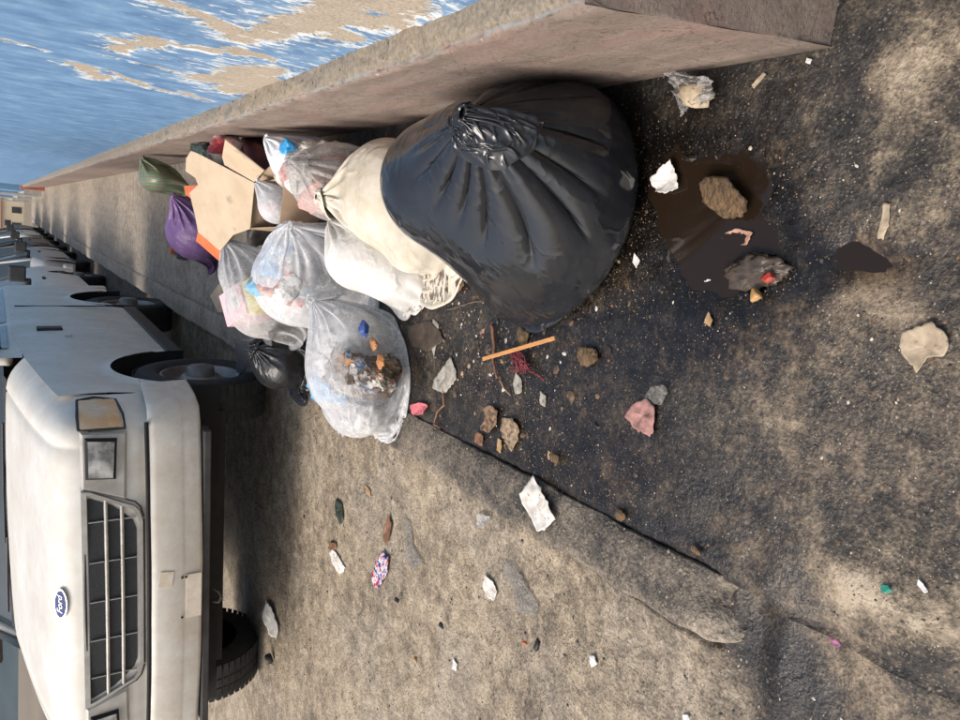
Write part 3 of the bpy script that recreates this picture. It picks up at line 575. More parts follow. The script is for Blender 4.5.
# flanks with arch cut-outs, running back to the tail
def arch(y):
    z = .62 if y < .5 else .50
    for yc, zc, r in ((.95, .40, .50), (4.05, .40, .48)):
        d = abs(y - yc)
        if d < r: z = max(z, zc + math.sqrt(r * r - d * d))
    return z
sy = sorted(set([.36, .4, .43, .449, .451] + [round(.46 + .035 * k, 3) for k in range(28)] + [1.449, 1.451, 1.5, 1.8, 2.1, 2.28, 2.30, 2.4, 2.8, 3.2, 3.5, 3.569, 3.571] + [round(3.58 + .04 * k, 3) for k in range(24)] + [4.529, 4.531, 4.7, 4.85, 4.9]))
fr = [0, .06, .14, .25, .4, .6, .8, .92, 1]
for s in (1, -1):
    V = []
    for y in sy:
        top = crown(.985, y if y < 1.36 else 1.36) + (.045 * min(1, (y - 1.36) / .8) if y > 1.36 else 0); bot = arch(y)
        for f in fr:
            z = top + (bot - top) * f; x = .985 + .012 * math.sin(min(1, f * 1.3) * math.pi) - .02 * f * f
            x += .028 * math.exp(-max(0, z - bot) / .035) * (1 if bot > .52 else 0)
            V.append((s * x, y, z))
    mesh('fender', V, gridF(len(sy), len(fr))[:, ::s], cream, VAN)
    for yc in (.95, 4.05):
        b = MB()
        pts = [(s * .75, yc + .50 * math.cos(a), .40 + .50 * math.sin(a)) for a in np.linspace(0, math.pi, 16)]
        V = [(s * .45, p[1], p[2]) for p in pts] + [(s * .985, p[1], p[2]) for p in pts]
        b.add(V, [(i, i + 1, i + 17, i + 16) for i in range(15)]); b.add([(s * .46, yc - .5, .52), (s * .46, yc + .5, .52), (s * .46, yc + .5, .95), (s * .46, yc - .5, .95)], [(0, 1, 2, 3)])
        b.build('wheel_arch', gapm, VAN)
    # cabin side, windows and door shut lines
    b = MB(); b.add([(s * .985, 1.36, 1.33), (s * .985, 4.9, 1.36), (s * .84, 4.78, 1.92), (s * .84, 2.1, 1.92)], [(0, 1, 2, 3)]); b.build('cabin_side', cream, VAN)
    for y0, y1, t0, t1 in ((1.72, 2.6, 2.2, 2.62), (2.75, 4.7, 2.78, 4.62)):
        b = MB(); f = lambda y, z: (s * (.985 - .145 * (z - 1.35) / .57 + .004), y, z)
        b.add([f(y0, 1.40), f(y1, 1.40), f(t1, 1.86), f(t0, 1.86)], [(0, 1, 2, 3)]); b.build('side_window', wind, VAN)
    for y in (3.45,): b = MB(); b.box(s * .994 - .004, s * .994 + .004, y - .004, y + .004, .60, 1.33); b.build('door_gap', gapm, VAN)
    b = MB(); b.box(s * 1.0 - .012, s * 1.0 + .012, 2.24, 2.34, 1.06, 1.22); b.build('door_handle', trim_b, VAN, bevel=.006)
    b = MB(); b.box(s * 1.14 - .10, s * 1.14 + .10, 1.78, 1.9, 1.5, 1.72); b.box(s * 1.0 - .05, s * 1.0 + .06, 1.82, 1.86, 1.44, 1.50); b.build('door_mirror', trim_b, VAN, bevel=.03)
    b = MB(); b.box(s * .93 - .05, s * .93 + .05, 1.46, 3.55, .40, .50); b.build('sill', trim_b, VAN, bevel=.01)
    wheel(VAN, (.955 if s > 0 else -1.12, .97, .39), .39, .26, s, steel); wheel(VAN, (s * .955, 4.05, .39), .39, .26, s, steel)
    # bezel, headlight and wrap-round indicator
    def fp(x, z, o=0): return (s * x, nose(x) - .006 - o, z)
    b = MB(); q = [(.872, 1.138), (.588, 1.138), (.515, .938), (.86, .930)]
    b.add([fp(x, z, .004) for x, z in q] + [fp(x, z, .018) for x, z in [(.86, 1.126), (.60, 1.126), (.535, .95), (.85, .942)]], [(0, 1, 5, 4), (1, 2, 6, 5), (2, 3, 7, 6), (3, 0, 4, 7), (4, 5, 6, 7)])
    b.build('lamp_bezel', grille_p, VAN)
    b = MB(); q = [(.845, 1.118), (.640, 1.118), (.630, .985), (.835, .975)]
    b.add([fp(x, z, .018) for x, z in q] + [fp(x, z, .036) for x, z in [(.833, 1.107), (.652, 1.107), (.643, .998), (.823, .988)]], [(0, 1, 5, 4), (1, 2, 6, 5), (2, 3, 7, 6), (3, 0, 4, 7), (4, 5, 6, 7)])
    hl = b.build('headlight', gapm, VAN); b = MB()
    b.add([fp(x, z, .038) for x, z in [(.832, 1.106), (.653, 1.106), (.644, .999), (.822, .989)]] + [fp(.738, 1.05, .055)], [(0, 1, 4), (1, 2, 4), (2, 3, 4), (3, 0, 4)]); b.build('glass', lens_clear, hl, True)
    V = []; xx = [.885, .90, .92, .94, .958, .972]
    for z, o in ((1.138, .004), (1.128, .016), (.955, .016), (.945, .004)):
        for i, x in enumerate(xx): V.append((s * (x + o * .4 * (i / 5)), nose(x) - .006 - o * (1 - .5 * i / 5), z - .012 * (i / 5) * (1 if z > 1 else -1)))
    mesh('indicator', V, gridF(4, 6), lens_amber, VAN)
    b = MB(); b.tube([(s * x, nose(x) - .012, z) for x, z in ((.88, 1.142), (.93, 1.142), (.975, 1.13), (.981, 1.05), (.972, .955), (.93, .938), (.875, .936), (.876, 1.03), (.88, 1.142))], .0065, 6); b.build('lamp_seal', trim_b, VAN)
# bonnet lip shadow gap, grille
b = MB(); b.tube([(x, nose(x) - .007, crown(x, 0) - .022) for x in np.linspace(-.93, .93, 40)], .0055, 6); b.build('shut_line', gapm, VAN)
b = MB(); b.tube([(x, .012 + .088 * x * x, .842) for x in np.linspace(-.90, .90, 40)], .011, 6); b.build('bumper_gap', gapm, VAN)
go = [(.585, 1.140), (.578, 1.10), (.497, .935), (.485, .905), (.455, .880), (.40, .866)]
ring_o = go + [(-x, z) for x, z in go[::-1]]; gi = [(.562, 1.116), (.553, 1.088), (.480, .940), (.468, .914), (.442, .894), (.395, .884)]; ring_i = gi + [(-x, z) for x, z in gi[::-1]]
b = MB(); n = len(ring_o)
V = [(x, nose(x) - .008, z) for x, z in ring_o] + [(x * .995, nose(x) - .026, z) for x, z in ring_o] + [(x, nose(x) - .026, z) for x, z in ring_i] + [(x, nose(x) + .010, z) for x, z in ring_i]
F = []
for L in range(3): F += [(L * n + k, L * n + (k + 1) % n, (L + 1) * n + (k + 1) % n, (L + 1) * n + k) for k in range(n)]
b.add(V, F); GR = b.build('grille', grille_p, VAN)
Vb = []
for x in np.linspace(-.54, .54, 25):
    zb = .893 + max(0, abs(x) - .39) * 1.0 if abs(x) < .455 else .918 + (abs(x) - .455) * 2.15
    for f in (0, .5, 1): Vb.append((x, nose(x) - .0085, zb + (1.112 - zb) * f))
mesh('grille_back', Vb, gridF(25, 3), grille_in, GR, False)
for z in (1.032, .960):
    xe = .535 if z > 1 else .49
    V = []
    for x in np.linspace(-xe, xe, 21):
        for dy, dz in ((-.006, -.009), (-.020, -.008), (-.025, 0), (-.022, .007), (-.006, .009)): V.append((x, nose(x) + dy, z + dz))
    mesh('grille_bar', V, gridF(21, 5), grille_p, GR)
for x in (-.42, -.21, 0, .21, .42):
    b = MB(); b.box(x - .002, x + .002, nose(x) - .018, nose(x) - .008, .895, 1.11); b.build('grille_rib', grille_p, GR)
b = MB(); b.tube([(x, nose(x) - .004, z) for x, z in [(.595, 1.14)] + [(p[0] + .012, p[1] - .008) for p in go[1:]]], .004, 6); b.tube([(-x, nose(x) - .004, z) for x, z in [(.595, 1.14)] + [(p[0] + .012, p[1] - .008) for p in go[1:]]], .004, 6); b.tube([(x, nose(x) - .004, .857) for x in np.linspace(-.4, .4, 12)], .004, 6); b.build('grille_seal', trim_b, VAN)
# oval badge with the maker's script
em = mat('badge_blue', (.022, .045, .19), (.018, .038, .15), 30, .5, spec=.2); chrome = mat('badge_chrome', (.62, .62, .63), (.5, .5, .5), 30, .2, .9)
BD = empty('badge', (0, .098, 1.232)); BD.parent = VAN; BD.rotation_euler = (math.radians(-36), 0, 0)
def oval(rx, rz, y, n=40): return [(rx * math.cos(2 * math.pi * k / n), y, rz * math.sin(2 * math.pi * k / n)) for k in range(n)]
for nm, rx, rz, y0, mm in (('badge_rim', .080, .034, -.008, chrome), ('badge_plate', .073, .0285, -.0105, em)):
    b = MB(); b.add(oval(rx, rz, 0) + oval(rx * .99, rz * .98, y0), [(k, (k + 1) % 40, 40 + (k + 1) % 40, 40 + k) for k in range(40)] + [tuple(range(40, 80))]); b.build(nm, mm, BD)
lettering('badge_lettering', 'Ford', .040, BD, (-.002, -.0125, 0), (math.radians(90), 0, 0), mat('badge_letter', (.75, .75, .75), (.7, .7, .7), 30, .3), .35, .0004, (1.25, .95, 1))
# bumper: two-faced pressed beam with rounded ends
V = []; bxs = [-1.03, -1.027, -1.015, -.99, -.95, -.88, -.75] + list(np.linspace(-.6, .6, 9)) + [.75, .88, .95, .99, 1.015, 1.027, 1.03]
pr = [(.10, .825), (.02, .836), (.004, .830), (-.002, .80), (0, .69), (.006, .674), (.010, .66), (.016, .60), (.024, .584), (.045, .575), (.10, .575)]
for x in bxs:
    a = abs(x); yy = .10 * x * x * (.9 if a < .9 else .9) + .30 * max(0, (a - .90) / .13) ** 2.6; dz = .045 * max(0, (a - .9) / .13) ** 2
    for y, z in pr: V.append((x, yy + y, .70 + (z - .70) * (1 - dz * 5 * .35) + .0012 * math.sin(x * 31) + .001 * math.sin(x * 83 + z * 40)))
BU = mesh('bumper', V, gridF(len(bxs), len(pr)), bumper_p, VAN)
hole = mat('rust_hole', (.012, .008, .006), (.03, .015, .01), 30, .9)
for x, z in ((.075, .684), (-.15, .684), (.075, .666)): b = MB(); b.lathe([(0, .007), (.0025, .006), (.0025, .0005)][::-1], 12, 'y', (x, -.001, z)); b.build('bolt_hole', hole, BU)
tape = mat('old_tape', (.58, .52, .43), (.50, .43, .34), 20, .7); b = MB(); b.box(-.16, .085, .003, .0115, .588, .664); b.build('plate_mark', tape, BU, bevel=.001)
b = MB(); b.box(-.05, .03, -.0045, -.0015, .735, .80, Matrix.Rotation(.12, 4, 'Y')); b.build('tape_patch', mat('tape_brown', (.48, .40, .29), (.56, .50, .41), 25, .7), BU)
b = MB(); b.box(-.84, .84, .045, .16, .535, .573); b.build('valance', trim_b, VAN, bevel=.006)
b = MB(); b.tube([(-.05, .07, .515), (-.06, .03, .49), (-.09, .02, .478), (-.12, .03, .49), (-.13, .07, .515)], .008, 8); b.build('tow_hook', rust, VAN)
plainb = MB(); plainb.box(-.8, .8, .55, 4.7, .34, .52); plainb.box(-.06, .5, 1.0, 3, .26, .34); plainb.build('chassis', rust, VAN)
for y in (.97, 4.05): b = MB(); b.tube([(-.7, y, .36), (.7, y, .36)], .05, 10); b.build('axle', rust, VAN)
# scuttle, windscreen, wipers, roof, tail
b = MB(); b.add([(x, y, z) for (y, z) in ((1.352, 1.41), (1.50, 1.425), (1.54, 1.44)) for x in (-.84, -.4, 0, .4, .84)], gridF(3, 5)); b.build('scuttle', trim_b, VAN)
V = []
for k in range(7):
    t = k / 6
    for x in np.linspace(-1, 1, 13): V.append((x * (.90 - .10 * t), 1.50 + .62 * t + .10 * x * x - .0, 1.43 + .49 * t))
mesh('windscreen', V, gridF(7, 13), wind, VAN)
b = MB(); b.tube([(.55, 1.50, 1.445), (.1, 1.53, 1.455), (-.25, 1.53, 1.457)], .008, 6); b.tube([(-.2, 1.50, 1.445), (-.55, 1.55, 1.455), (-.75, 1.57, 1.457)], .008, 6); b.build('wiper', trim_b, VAN)
b = MB(); b.box(-.84, .84, 2.1, 4.82, 1.90, 1.98); b.build('roof', cream, VAN, bevel=.03)
for s in (1, -1): b = MB(); b.tube([(s * .92, 1.58, 1.40), (s * .82, 2.16, 1.93)], .03, 8); b.build('windscreen_pillar', cream, VAN, True)
b = MB(); b.box(-.97, .97, 4.86, 4.94, .55, 1.40); b.add([(-.97, 4.9, 1.36), (.97, 4.9, 1.36), (.83, 4.78, 1.93), (-.83, 4.78, 1.93)], [(0, 1, 2, 3)]); b.build('tailgate', cream, VAN)
b = MB(); b.box(-.98, .98, 4.9, 5.05, .48, .66); b.build('rear_bumper', bumper_p, VAN, bevel=.02)
# small worn stick-on letters on the flank
lettering('flank_lettering', 'XL', .07, VAN, (1.003, 1.98, 1.04), (math.radians(90), 0, math.radians(90)), mat('worn_chrome', (.38, .38, .37), (.3, .3, .3), 30, .5))
# ---- row of farther parked vehicles
def car(y0, x_off, L, W, H, hood, colr, kind, label, wm=None):
    R = .32 if kind == 'car' else .37; e = empty('parked_car', (x_off, y0, -.12), label, 'car', 'vehicles parked in a row along the kerb')
    bz = .28 if kind == 'car' else .42; hz = hood; hw = W / 2
    prof = [(0, bz + .02), (-.0, bz + .28), (.03, hz - .10), (.12, hz - .02), (L * .27, hz + .10), (L * .30, hz + .11), (L - .5, hz + .12), (L - .06, hz + .06), (L, hz - .1), (L, bz + .1)]
    V = []; xsn = [-1, -.985, -.95, -.85, -.5, 0, .5, .85, .95, .985, 1]
    for y, z in prof:
        for t in xsn:
            V.append((hw * t, y + .10 * t * t * (1 if y < .2 else 0) + (.16 * max(0, (abs(t) - .85) / .15) ** 2 if y < .2 else 0), z - (.05 * max(0, (abs(t) - .9) / .1) ** 2 if z > hz - .05 else 0) - .02 * t * t))
    body = mesh('body', V, gridF(len(prof), len(xsn))[:, ::-1], colr, e)
    sy_ = np.linspace(.12, L - .02, 60); fw, rw = .85, L - .9
    for s in (1, -1):
        V = []
        for y in sy_:
            top = np.interp(y, [0, .12, L * .27, L - .5, L], [hz - .1, hz - .05, hz + .05, hz + .07, hz - .05]); bot = bz
            for yc in (fw, rw):
                d = abs(y - yc); rr = R + .06
                if d < rr: bot = max(bot, R + math.sqrt(rr * rr - d * d))
            for f in (0, .12, .35, .7, 1): V.append((s * (hw + .03 * math.sin(f * 3.1)), y, top + (bot - top) * f))
        mesh('side', V, gridF(60, 5)[:, ::s], colr, e)
        wheel(e, (s * (hw - .01), fw, R), R, .2, s, steel, nseg=24); wheel(e, (s * (hw - .01), rw, R), R, .2, s, steel, nseg=24)
        b = MB(); b.box(s * (hw - .30) - .14, s * (hw - .30) + .14, -.02, .06, hz - .30, hz - .13); b.build('headlight', lens_clear, e, bevel=.02)
        b = MB(); b.box(s * (hw - .12) - .09, s * (hw - .12) + .09, L - .06, L + .015, hz - .25, hz - .02); b.build('tail_light', lens_red, e, bevel=.01)
        my = L * .34; b = MB(); b.box(s * (hw + .14) - .10, s * (hw + .14) + .10, my - .06, my + .05, hz + .14, hz + .33); b.box(s * hw - .06, s * hw + .09, my - .02, my + .02, hz + .08, hz + .15); b.build('door_mirror', trim_b if wm is None else wm, e, bevel=.045)
        b = MB(); b.box(s * (hw + .028) - .012, s * (hw + .028) + .012, L * .5, L * .5 + .2, hz - .12, hz - .08); b.build('door_handle', trim_b, e, bevel=.004)
    cab = [(L * .28, hz + .10, .93), (L * .28 + .62, H, .76), (L * .72, H + .01, .76), (L * .93, hz + .12, .9)]
    V = []
    for y, z, w in cab:
        for t in (-1, -.9, -.4, 0, .4, .9, 1): V.append((hw * w * t, y - .05 * (1 - t * t) * (1 if y < L * .4 else 0), z - .03 * t * t))
    o = mesh('windscreen', [V[i] for i in range(14)], gridF(2, 7)[:, ::-1], wind, e); mesh('roof', V[7:21], gridF(2, 7)[:, ::-1], colr, e); mesh('rear_window', V[14:28], gridF(2, 7)[:, ::-1], wind, e)
    for s in (1, -1):
        q = [(s * hw * w, y, z - .03) for y, z, w in cab]
        mesh('side_window', [q[0], q[1], q[2], q[3]], [(0, 1, 2, 3)], wind, e, False)
        b = MB(); b.tube(q, .025, 6); b.tube([((s * hw * .93), L * .52, hz + .1), (s * hw * .76, L * .52, H - .02)], .025, 6); b.build('window_frame', colr, e, True)
    b = MB(); b.box(-hw * .55, hw * .55, -.015, .03, hz - .27, hz - .13); b.build('grille', trim_b, e, bevel=.01)
    b = MB(); b.box(-hw * .97, hw * .97, -.08, .2, bz + .02, bz + .2); b.build('bumper', colr if kind == 'car' else bumper_p, e, bevel=.04)
    b = MB(); b.box(-.24, .24, -.095, -.082, bz + .06, bz + .17); b.build('number_plate', mat('plate_white', (.6, .6, .58), (.5, .5, .48), 8, .5), e)
    b = MB(); b.box(-hw * .95, hw * .95, L - .12, L + .08, bz + .02, bz + .2); b.build('rear_bumper', colr if kind == 'car' else bumper_p, e, bevel=.04)
    b = MB(); b.box(-hw * .8, hw * .8, .3, L - .3, bz - .1, bz + .06); b.box(-hw * .62, hw * .62, .4, L - .4, bz, hz); b.build('underbody', gapm, e)
    return e
w2 = paint_mat('white_paint', (.62, .62, .59), (.56, .55, .50)); dk = paint_mat('charcoal_paint', (.035, .037, .042), (.05, .05, .055), dirt=(.15, .13, .10)); gr = paint_mat('silver_paint', (.30, .31, .32), (.26, .27, .28)); bl = paint_mat('black_paint', (.014, .014, .016), (.022, .022, .024), dirt=(.10, .09, .07))
car(9.55, -1.98, 4.9, 1.86, 1.72, 1.02, w2, 'truck', 'white vehicle with a large dark door mirror directly behind the cream one')
car(15.1, -1.86, 4.5, 1.74, 1.46, .84, gr, 'car', 'silver-grey car parked third from the rubbish, with black mirrors')
car(20.2, -1.86, 4.4, 1.74, 1.44, .82, bl, 'car', 'black car parked fourth along the kerb')
car(25.3, -1.84, 4.3, 1.72, 1.46, .84, w2, 'car', 'small white car parked fifth along the kerb')
car(30.3, -1.84, 4.4, 1.74, 1.44, .82, dk, 'car', 'charcoal car at the far end of the parked row')
# ------------------------------------------------------------------ town and hill below the end of the street
wc = [mat('town_cream', (.62, .52, .36), (.52, .44, .32), .3, .8), mat('town_white', (.66, .62, .54), (.56, .52, .45), .3, .8), mat('town_ochre', (.50, .36, .20), (.42, .32, .2), .3, .8)]; tw = mat('town_window', (.03, .035, .04), (.05, .05, .05), 1, .3); tr_ = mat('town_roof', (.34, .16, .09), (.26, .14, .09), .5, .85)
rg = np.random.default_rng(5); ang = math.radians(0)
tones = ['cream', 'white', 'ochre']
marks = ['nearest to the street end', 'beside the wall side of the town', 'on the open left flank', 'second row by the wall side', 'second row in the middle', 'second row on the left', 'third row by the wall side', 'third row in the middle', 'third row on the left', 'fourth row by the wall side', 'fourth row in the middle', 'fourth row on the left', 'last row by the wall side', 'last row in the middle']
for k in range(14):
    Y = 150 + 26 * (k // 3) + rg.uniform(-5, 5); X = -2.5 - 13 * (k % 3) * (Y / 190) + rg.uniform(-2, 2); w, d, h = rg.uniform(7, 11), rg.uniform(8, 12), rg.uniform(6.5, 9)
    zb = float(f_ground(np.array([[X]]), np.array([[Y]]))[0][0, 0]) - .3; ci = int(rg.integers(0, 3))
    e = empty('town_house', (X, Y, zb), 'distant %s house of the far town, %s' % (tones[ci], marks[k]), 'house', 'houses of the far town')
    b = MB(); b.box(-w / 2, w / 2, 0, d, 0, h); b.build('wall', wc[ci], e)
    b = MB(); b.add([(-w / 2 - .3, -.3, h + .02), (w / 2 + .3, -.3, h + .02), (w / 2 + .3, d + .3, h + .02), (-w / 2 - .3, d + .3, h + .02), (-w / 2, d / 2, h + 1.6), (w / 2, d / 2, h + 1.6)], [(0, 1, 5, 4), (2, 3, 4, 5), (0, 4, 3), (1, 2, 5), (0, 3, 2, 1)]); b.build('roof', tr_, e)
    for fz in range(int(h // 2.8)):
        for fx in range(int(w // 2.6)):
            b = MB(); x = -w / 2 + 1.4 + fx * 2.6; b.box(x - .5, x + .5, -.06, .05, .9 + fz * 2.8, 2.3 + fz * 2.8); b.build('window', tw, e)
hm = mat('far_hill_scrub', (.030, .050, .060), (.045, .065, .075), .02, .95)
X, Y = np.meshgrid(np.linspace(-900, 900, 120), np.linspace(420, 1300, 50)); Z = -30 + 130 * smooth(420, 900, Y) * (.75 + .35 * fbm(v3(X * .003, Y * .003, 0), 77, 4))
mesh('hill', v3(X, Y, Z).reshape(-1, 3), gridF(*X.shape), hm)['kind'] = 'structure'
# ------------------------------------------------------------------ draped plastic: a small cloth solver run once per bag
F4 = np.float32
def _con(A, B, L0, k, comp=1.0):
    d = B - A; l = np.sqrt(np.einsum('...i,...i->...', d, d))[..., None] + F4(1e-9); e = (l - F4(L0)) / l
    if comp != 1: e = np.where(e < 0, e * F4(comp), e)
    return d * (e * F4(.5 * k))
def _push(Q, c, r):
    w = (Q - c) / r; l2 = np.einsum('...i,...i->...', w, w)[..., None]
    return np.where(l2 < 1, c + w / np.sqrt(l2 + F4(1e-12)) * r, Q)
def _stops(Q, P, ground, wall=True):
    if wall:
        lim = F4(.449) - F4(.1115) * np.clip(Q[..., 2], 0, .61); Q[..., 0] = np.where(Q[..., 2] < .61, np.minimum(Q[..., 0], lim), Q[..., 0])
    g = Q[..., 2] < ground + .003; Q[..., 2] = np.maximum(Q[..., 2], F4(ground + .003)); Q[g, :2] = Q[g, :2] * F4(.2) + P[g, :2] * F4(.8)
def _links(Q, du, dv, ds, bend, wrap, ks=.6, kc=.3):
    nv, nu = Q.shape[:2]
    for o in (0, 1):
        if wrap: A = Q[:, o::2]; ix = (np.arange(o, nu, 2) + 1) % nu; d = _con(A, Q[:, ix], du, .95, .8); Q[:, o::2] += d; Q[:, ix] -= d
        A = Q[o:-1:2]; B = Q[o + 1::2]; m_ = min(len(A), len(B)); d = _con(A[:m_], B[:m_], dv, .95, .8); Q[o:-1:2][:m_] += d; Q[o + 1::2][:m_] -= d
        for sh in (-1, 1):
            R = np.roll(Q, sh, 1); B = R[o + 1::2]; A = Q[o:-1:2]; m_ = min(len(A), len(B)); d = _con(A[:m_], B[:m_], ds, ks, kc)
            A[:m_] += d; Q[o + 1::2][:m_] -= np.roll(d, -sh, 1)
    d = _con(Q, np.roll(Q, -2, 1), 2 * du, bend) * F4(.5); Q += d; Q -= np.roll(d, 2, 1)
    d = _con(Q[:-2], Q[2:], 2 * dv, bend) * F4(.5); Q[:-2] += d; Q[2:] -= d
def bag_sim(seed, C, L, bottom, knot, contents, n=(96, 84), nit=300, suction=.0009, grav=.0006, neck_r=.02, pleats=13, bend=.25, bot_r=.03, ground=0.0, T=None, k1=None, b1=None):
    rng = np.random.default_rng(seed); nu, nv = n; bottom = np.array(bottom, float); knot = np.array(knot, float)
    ax = knot - bottom; D = np.linalg.norm(ax); a = ax / D; t = np.cross(a, [.3, .2, 1.0]); t /= np.linalg.norm(t); b = np.cross(a, t)
    nb = nv - 3; du, dv = C / nu, L / nb; v = np.arange(nv)[:, None]; u = np.arange(nu)[None, :] / nu * 2 * np.pi; s = np.clip(v / nb, 0, 1)
    pl = sum(rng.uniform(.3, 1) * np.cos(k * u + rng.uniform(0, 6.3)) for k in (pleats, pleats + 4, pleats - 5, 2 * pleats + 3)) / 2
    rr = C / 2 / np.pi * .95 * np.sin(np.pi * s) ** .5 * (1 + .45 * (1 - np.sin(np.pi * s)) ** 1.5 * pl) + .012
    tl = np.clip((v - nb) / 3, 0, 1); rr = np.where(v > nb, neck_r + tl * .02, rr); al = np.where(v <= nb, s * D, D + tl * .02)
    P = bottom + al[..., None] * a + rr[..., None] * (np.cos(u)[..., None] * t + np.sin(u)[..., None] * b)
    P = (P + rng.normal(0, .0015, P.shape)).astype(F4); V = np.zeros_like(P); ds = math.hypot(du, dv); K, Bt = knot.astype(F4), bottom.astype(F4)
    EL = [(np.array(c, F4), np.array(r, F4)) for c, r in contents]
    for it in range(nit):
        f = F4(min(1, it / (nit * .5)))
        if k1 is not None: K = (knot + (np.array(k1) - knot) * f).astype(F4)
        if b1 is not None: Bt = (bottom + (np.array(b1) - bottom) * f).astype(F4)
        e1 = np.roll(P, -1, 1) - np.roll(P, 1, 1); e2 = np.empty_like(P); e2[1:-1] = P[2:] - P[:-2]; e2[0] = P[1] - P[0]; e2[-1] = P[-1] - P[-2]
        nr = np.cross(e1, e2); nr /= np.linalg.norm(nr, axis=-1, keepdims=True) + F4(1e-9)
        if ((nr[nb // 2] * (P[nb // 2] - P[:nb].mean((0, 1)))).sum(-1)).mean() < 0: nr = -nr
        V *= F4(.93); V[..., 2] -= F4(grav); V[:nb] -= nr[:nb] * F4(suction); Q = P + V
        for sub in range(4):
            _links(Q, du, dv, ds, bend, True)
            w = Q[nb - 1:nb + 2] - K; l = np.linalg.norm(w, axis=-1, keepdims=True); Q[nb - 1:nb + 2] = K + w * np.minimum(1, neck_r / (l + 1e-9)).astype(F4)
            w = Q[0] - Bt; l = np.linalg.norm(w, axis=-1, keepdims=True); Q[0] = Bt + w * np.minimum(1, bot_r / (l + 1e-9)).astype(F4)
            for c, r in EL: Q[1:nb - 1] = _push(Q[1:nb - 1], c, r)
            _stops(Q, P, ground)
        V = Q - P; P = Q
    return P
def _height(P, cell=.012, pad=.35):
    lo = P.reshape(-1, 3).min(0)[:2] - pad; hi = P.reshape(-1, 3).max(0)[:2] + pad; H = np.zeros(np.ceil((hi - lo) / cell).astype(int) + 1)
    C_ = (P[1:] + P[:-1]) / 2
    for q in (P, (P + np.roll(P, -1, 1)) / 2, C_, (C_ + np.roll(C_, -1, 1)) / 2):
        q = q.reshape(-1, 3); i = ((q[:, :2] - lo) / cell).astype(int); np.maximum.at(H, (i[:, 0], i[:, 1]), q[:, 2])
    Kk = H.copy()
    for a in (-1, 0, 1):
        for b in (-1, 0, 1): Kk = np.maximum(Kk, np.roll(np.roll(H, a, 0), b, 1) * .995)
    for _ in range(2): Kk = (Kk + np.roll(Kk, 1, 0) + np.roll(Kk, -1, 0) + np.roll(Kk, 1, 1) + np.roll(Kk, -1, 1)) / 5
    return Kk, lo, cell
def _hs(Hf, Q):
    H, lo, c = Hf; f = np.clip((Q[..., :2] - lo) / c, 0, np.array(H.shape) - 2); i = f.astype(int); t = f - i; x, y = i[..., 0], i[..., 1]
    return (H[x, y] * (1 - t[..., 0]) + H[x + 1, y] * t[..., 0]) * (1 - t[..., 1]) + (H[x, y + 1] * (1 - t[..., 0]) + H[x + 1, y + 1] * t[..., 0]) * t[..., 1]
def tail_sim(P, knot, seed, C, Lt, n=(110, 26), lean=(0, 0, 0), nit=140, bend=.1, up=.03, grav=.0008, wav=.2):
    """the loose gathered end of the bag: a ruffled tube lying back over the bag below it"""
    rg = np.random.default_rng(seed); nu, nt = n; Hf = _height(P[:-1]); u = np.arange(nu) / nu * 2 * np.pi; t = np.linspace(0, 1, nt)[:, None]
    pl = sum(rg.uniform(.4, 1) * np.cos(k * u + rg.uniform(0, 6.3)) for k in (7, 9, 11, 16)) / 2; r = .012 + t * Lt * .75 * (1 + wav * pl)
    Q = np.stack([knot[0] + r * np.cos(u) + lean[0] * t, knot[1] + r * np.sin(u) + lean[1] * t, knot[2] + .012 + up * np.sin(t * 2.2) + t * .05 * (1 + pl) + lean[2] * t], -1)
    Q[..., 2] = np.maximum(Q[..., 2], _hs(Hf, Q) + .006); P = Q.astype(F4); pin = P[:2].copy(); V = np.zeros_like(P); du, dv = C / nu, Lt / (nt - 1)
    for it in range(nit):
        V *= F4(.93); V[..., 2] -= F4(grav); Q = P + V
        for sub in range(4):
            _links(Q, du, dv, math.hypot(du, dv), bend, True, .25, .5)
            hh = _hs(Hf, Q) + .005; g = Q[..., 2] < hh; Q[..., 2] = np.maximum(Q[..., 2], hh); Q[g, :2] = Q[g, :2] * F4(.3) + P[g, :2] * F4(.7)
            _stops(Q, P, 0.0); Q[:2] = pin
        V = Q - P; P = Q
    return P
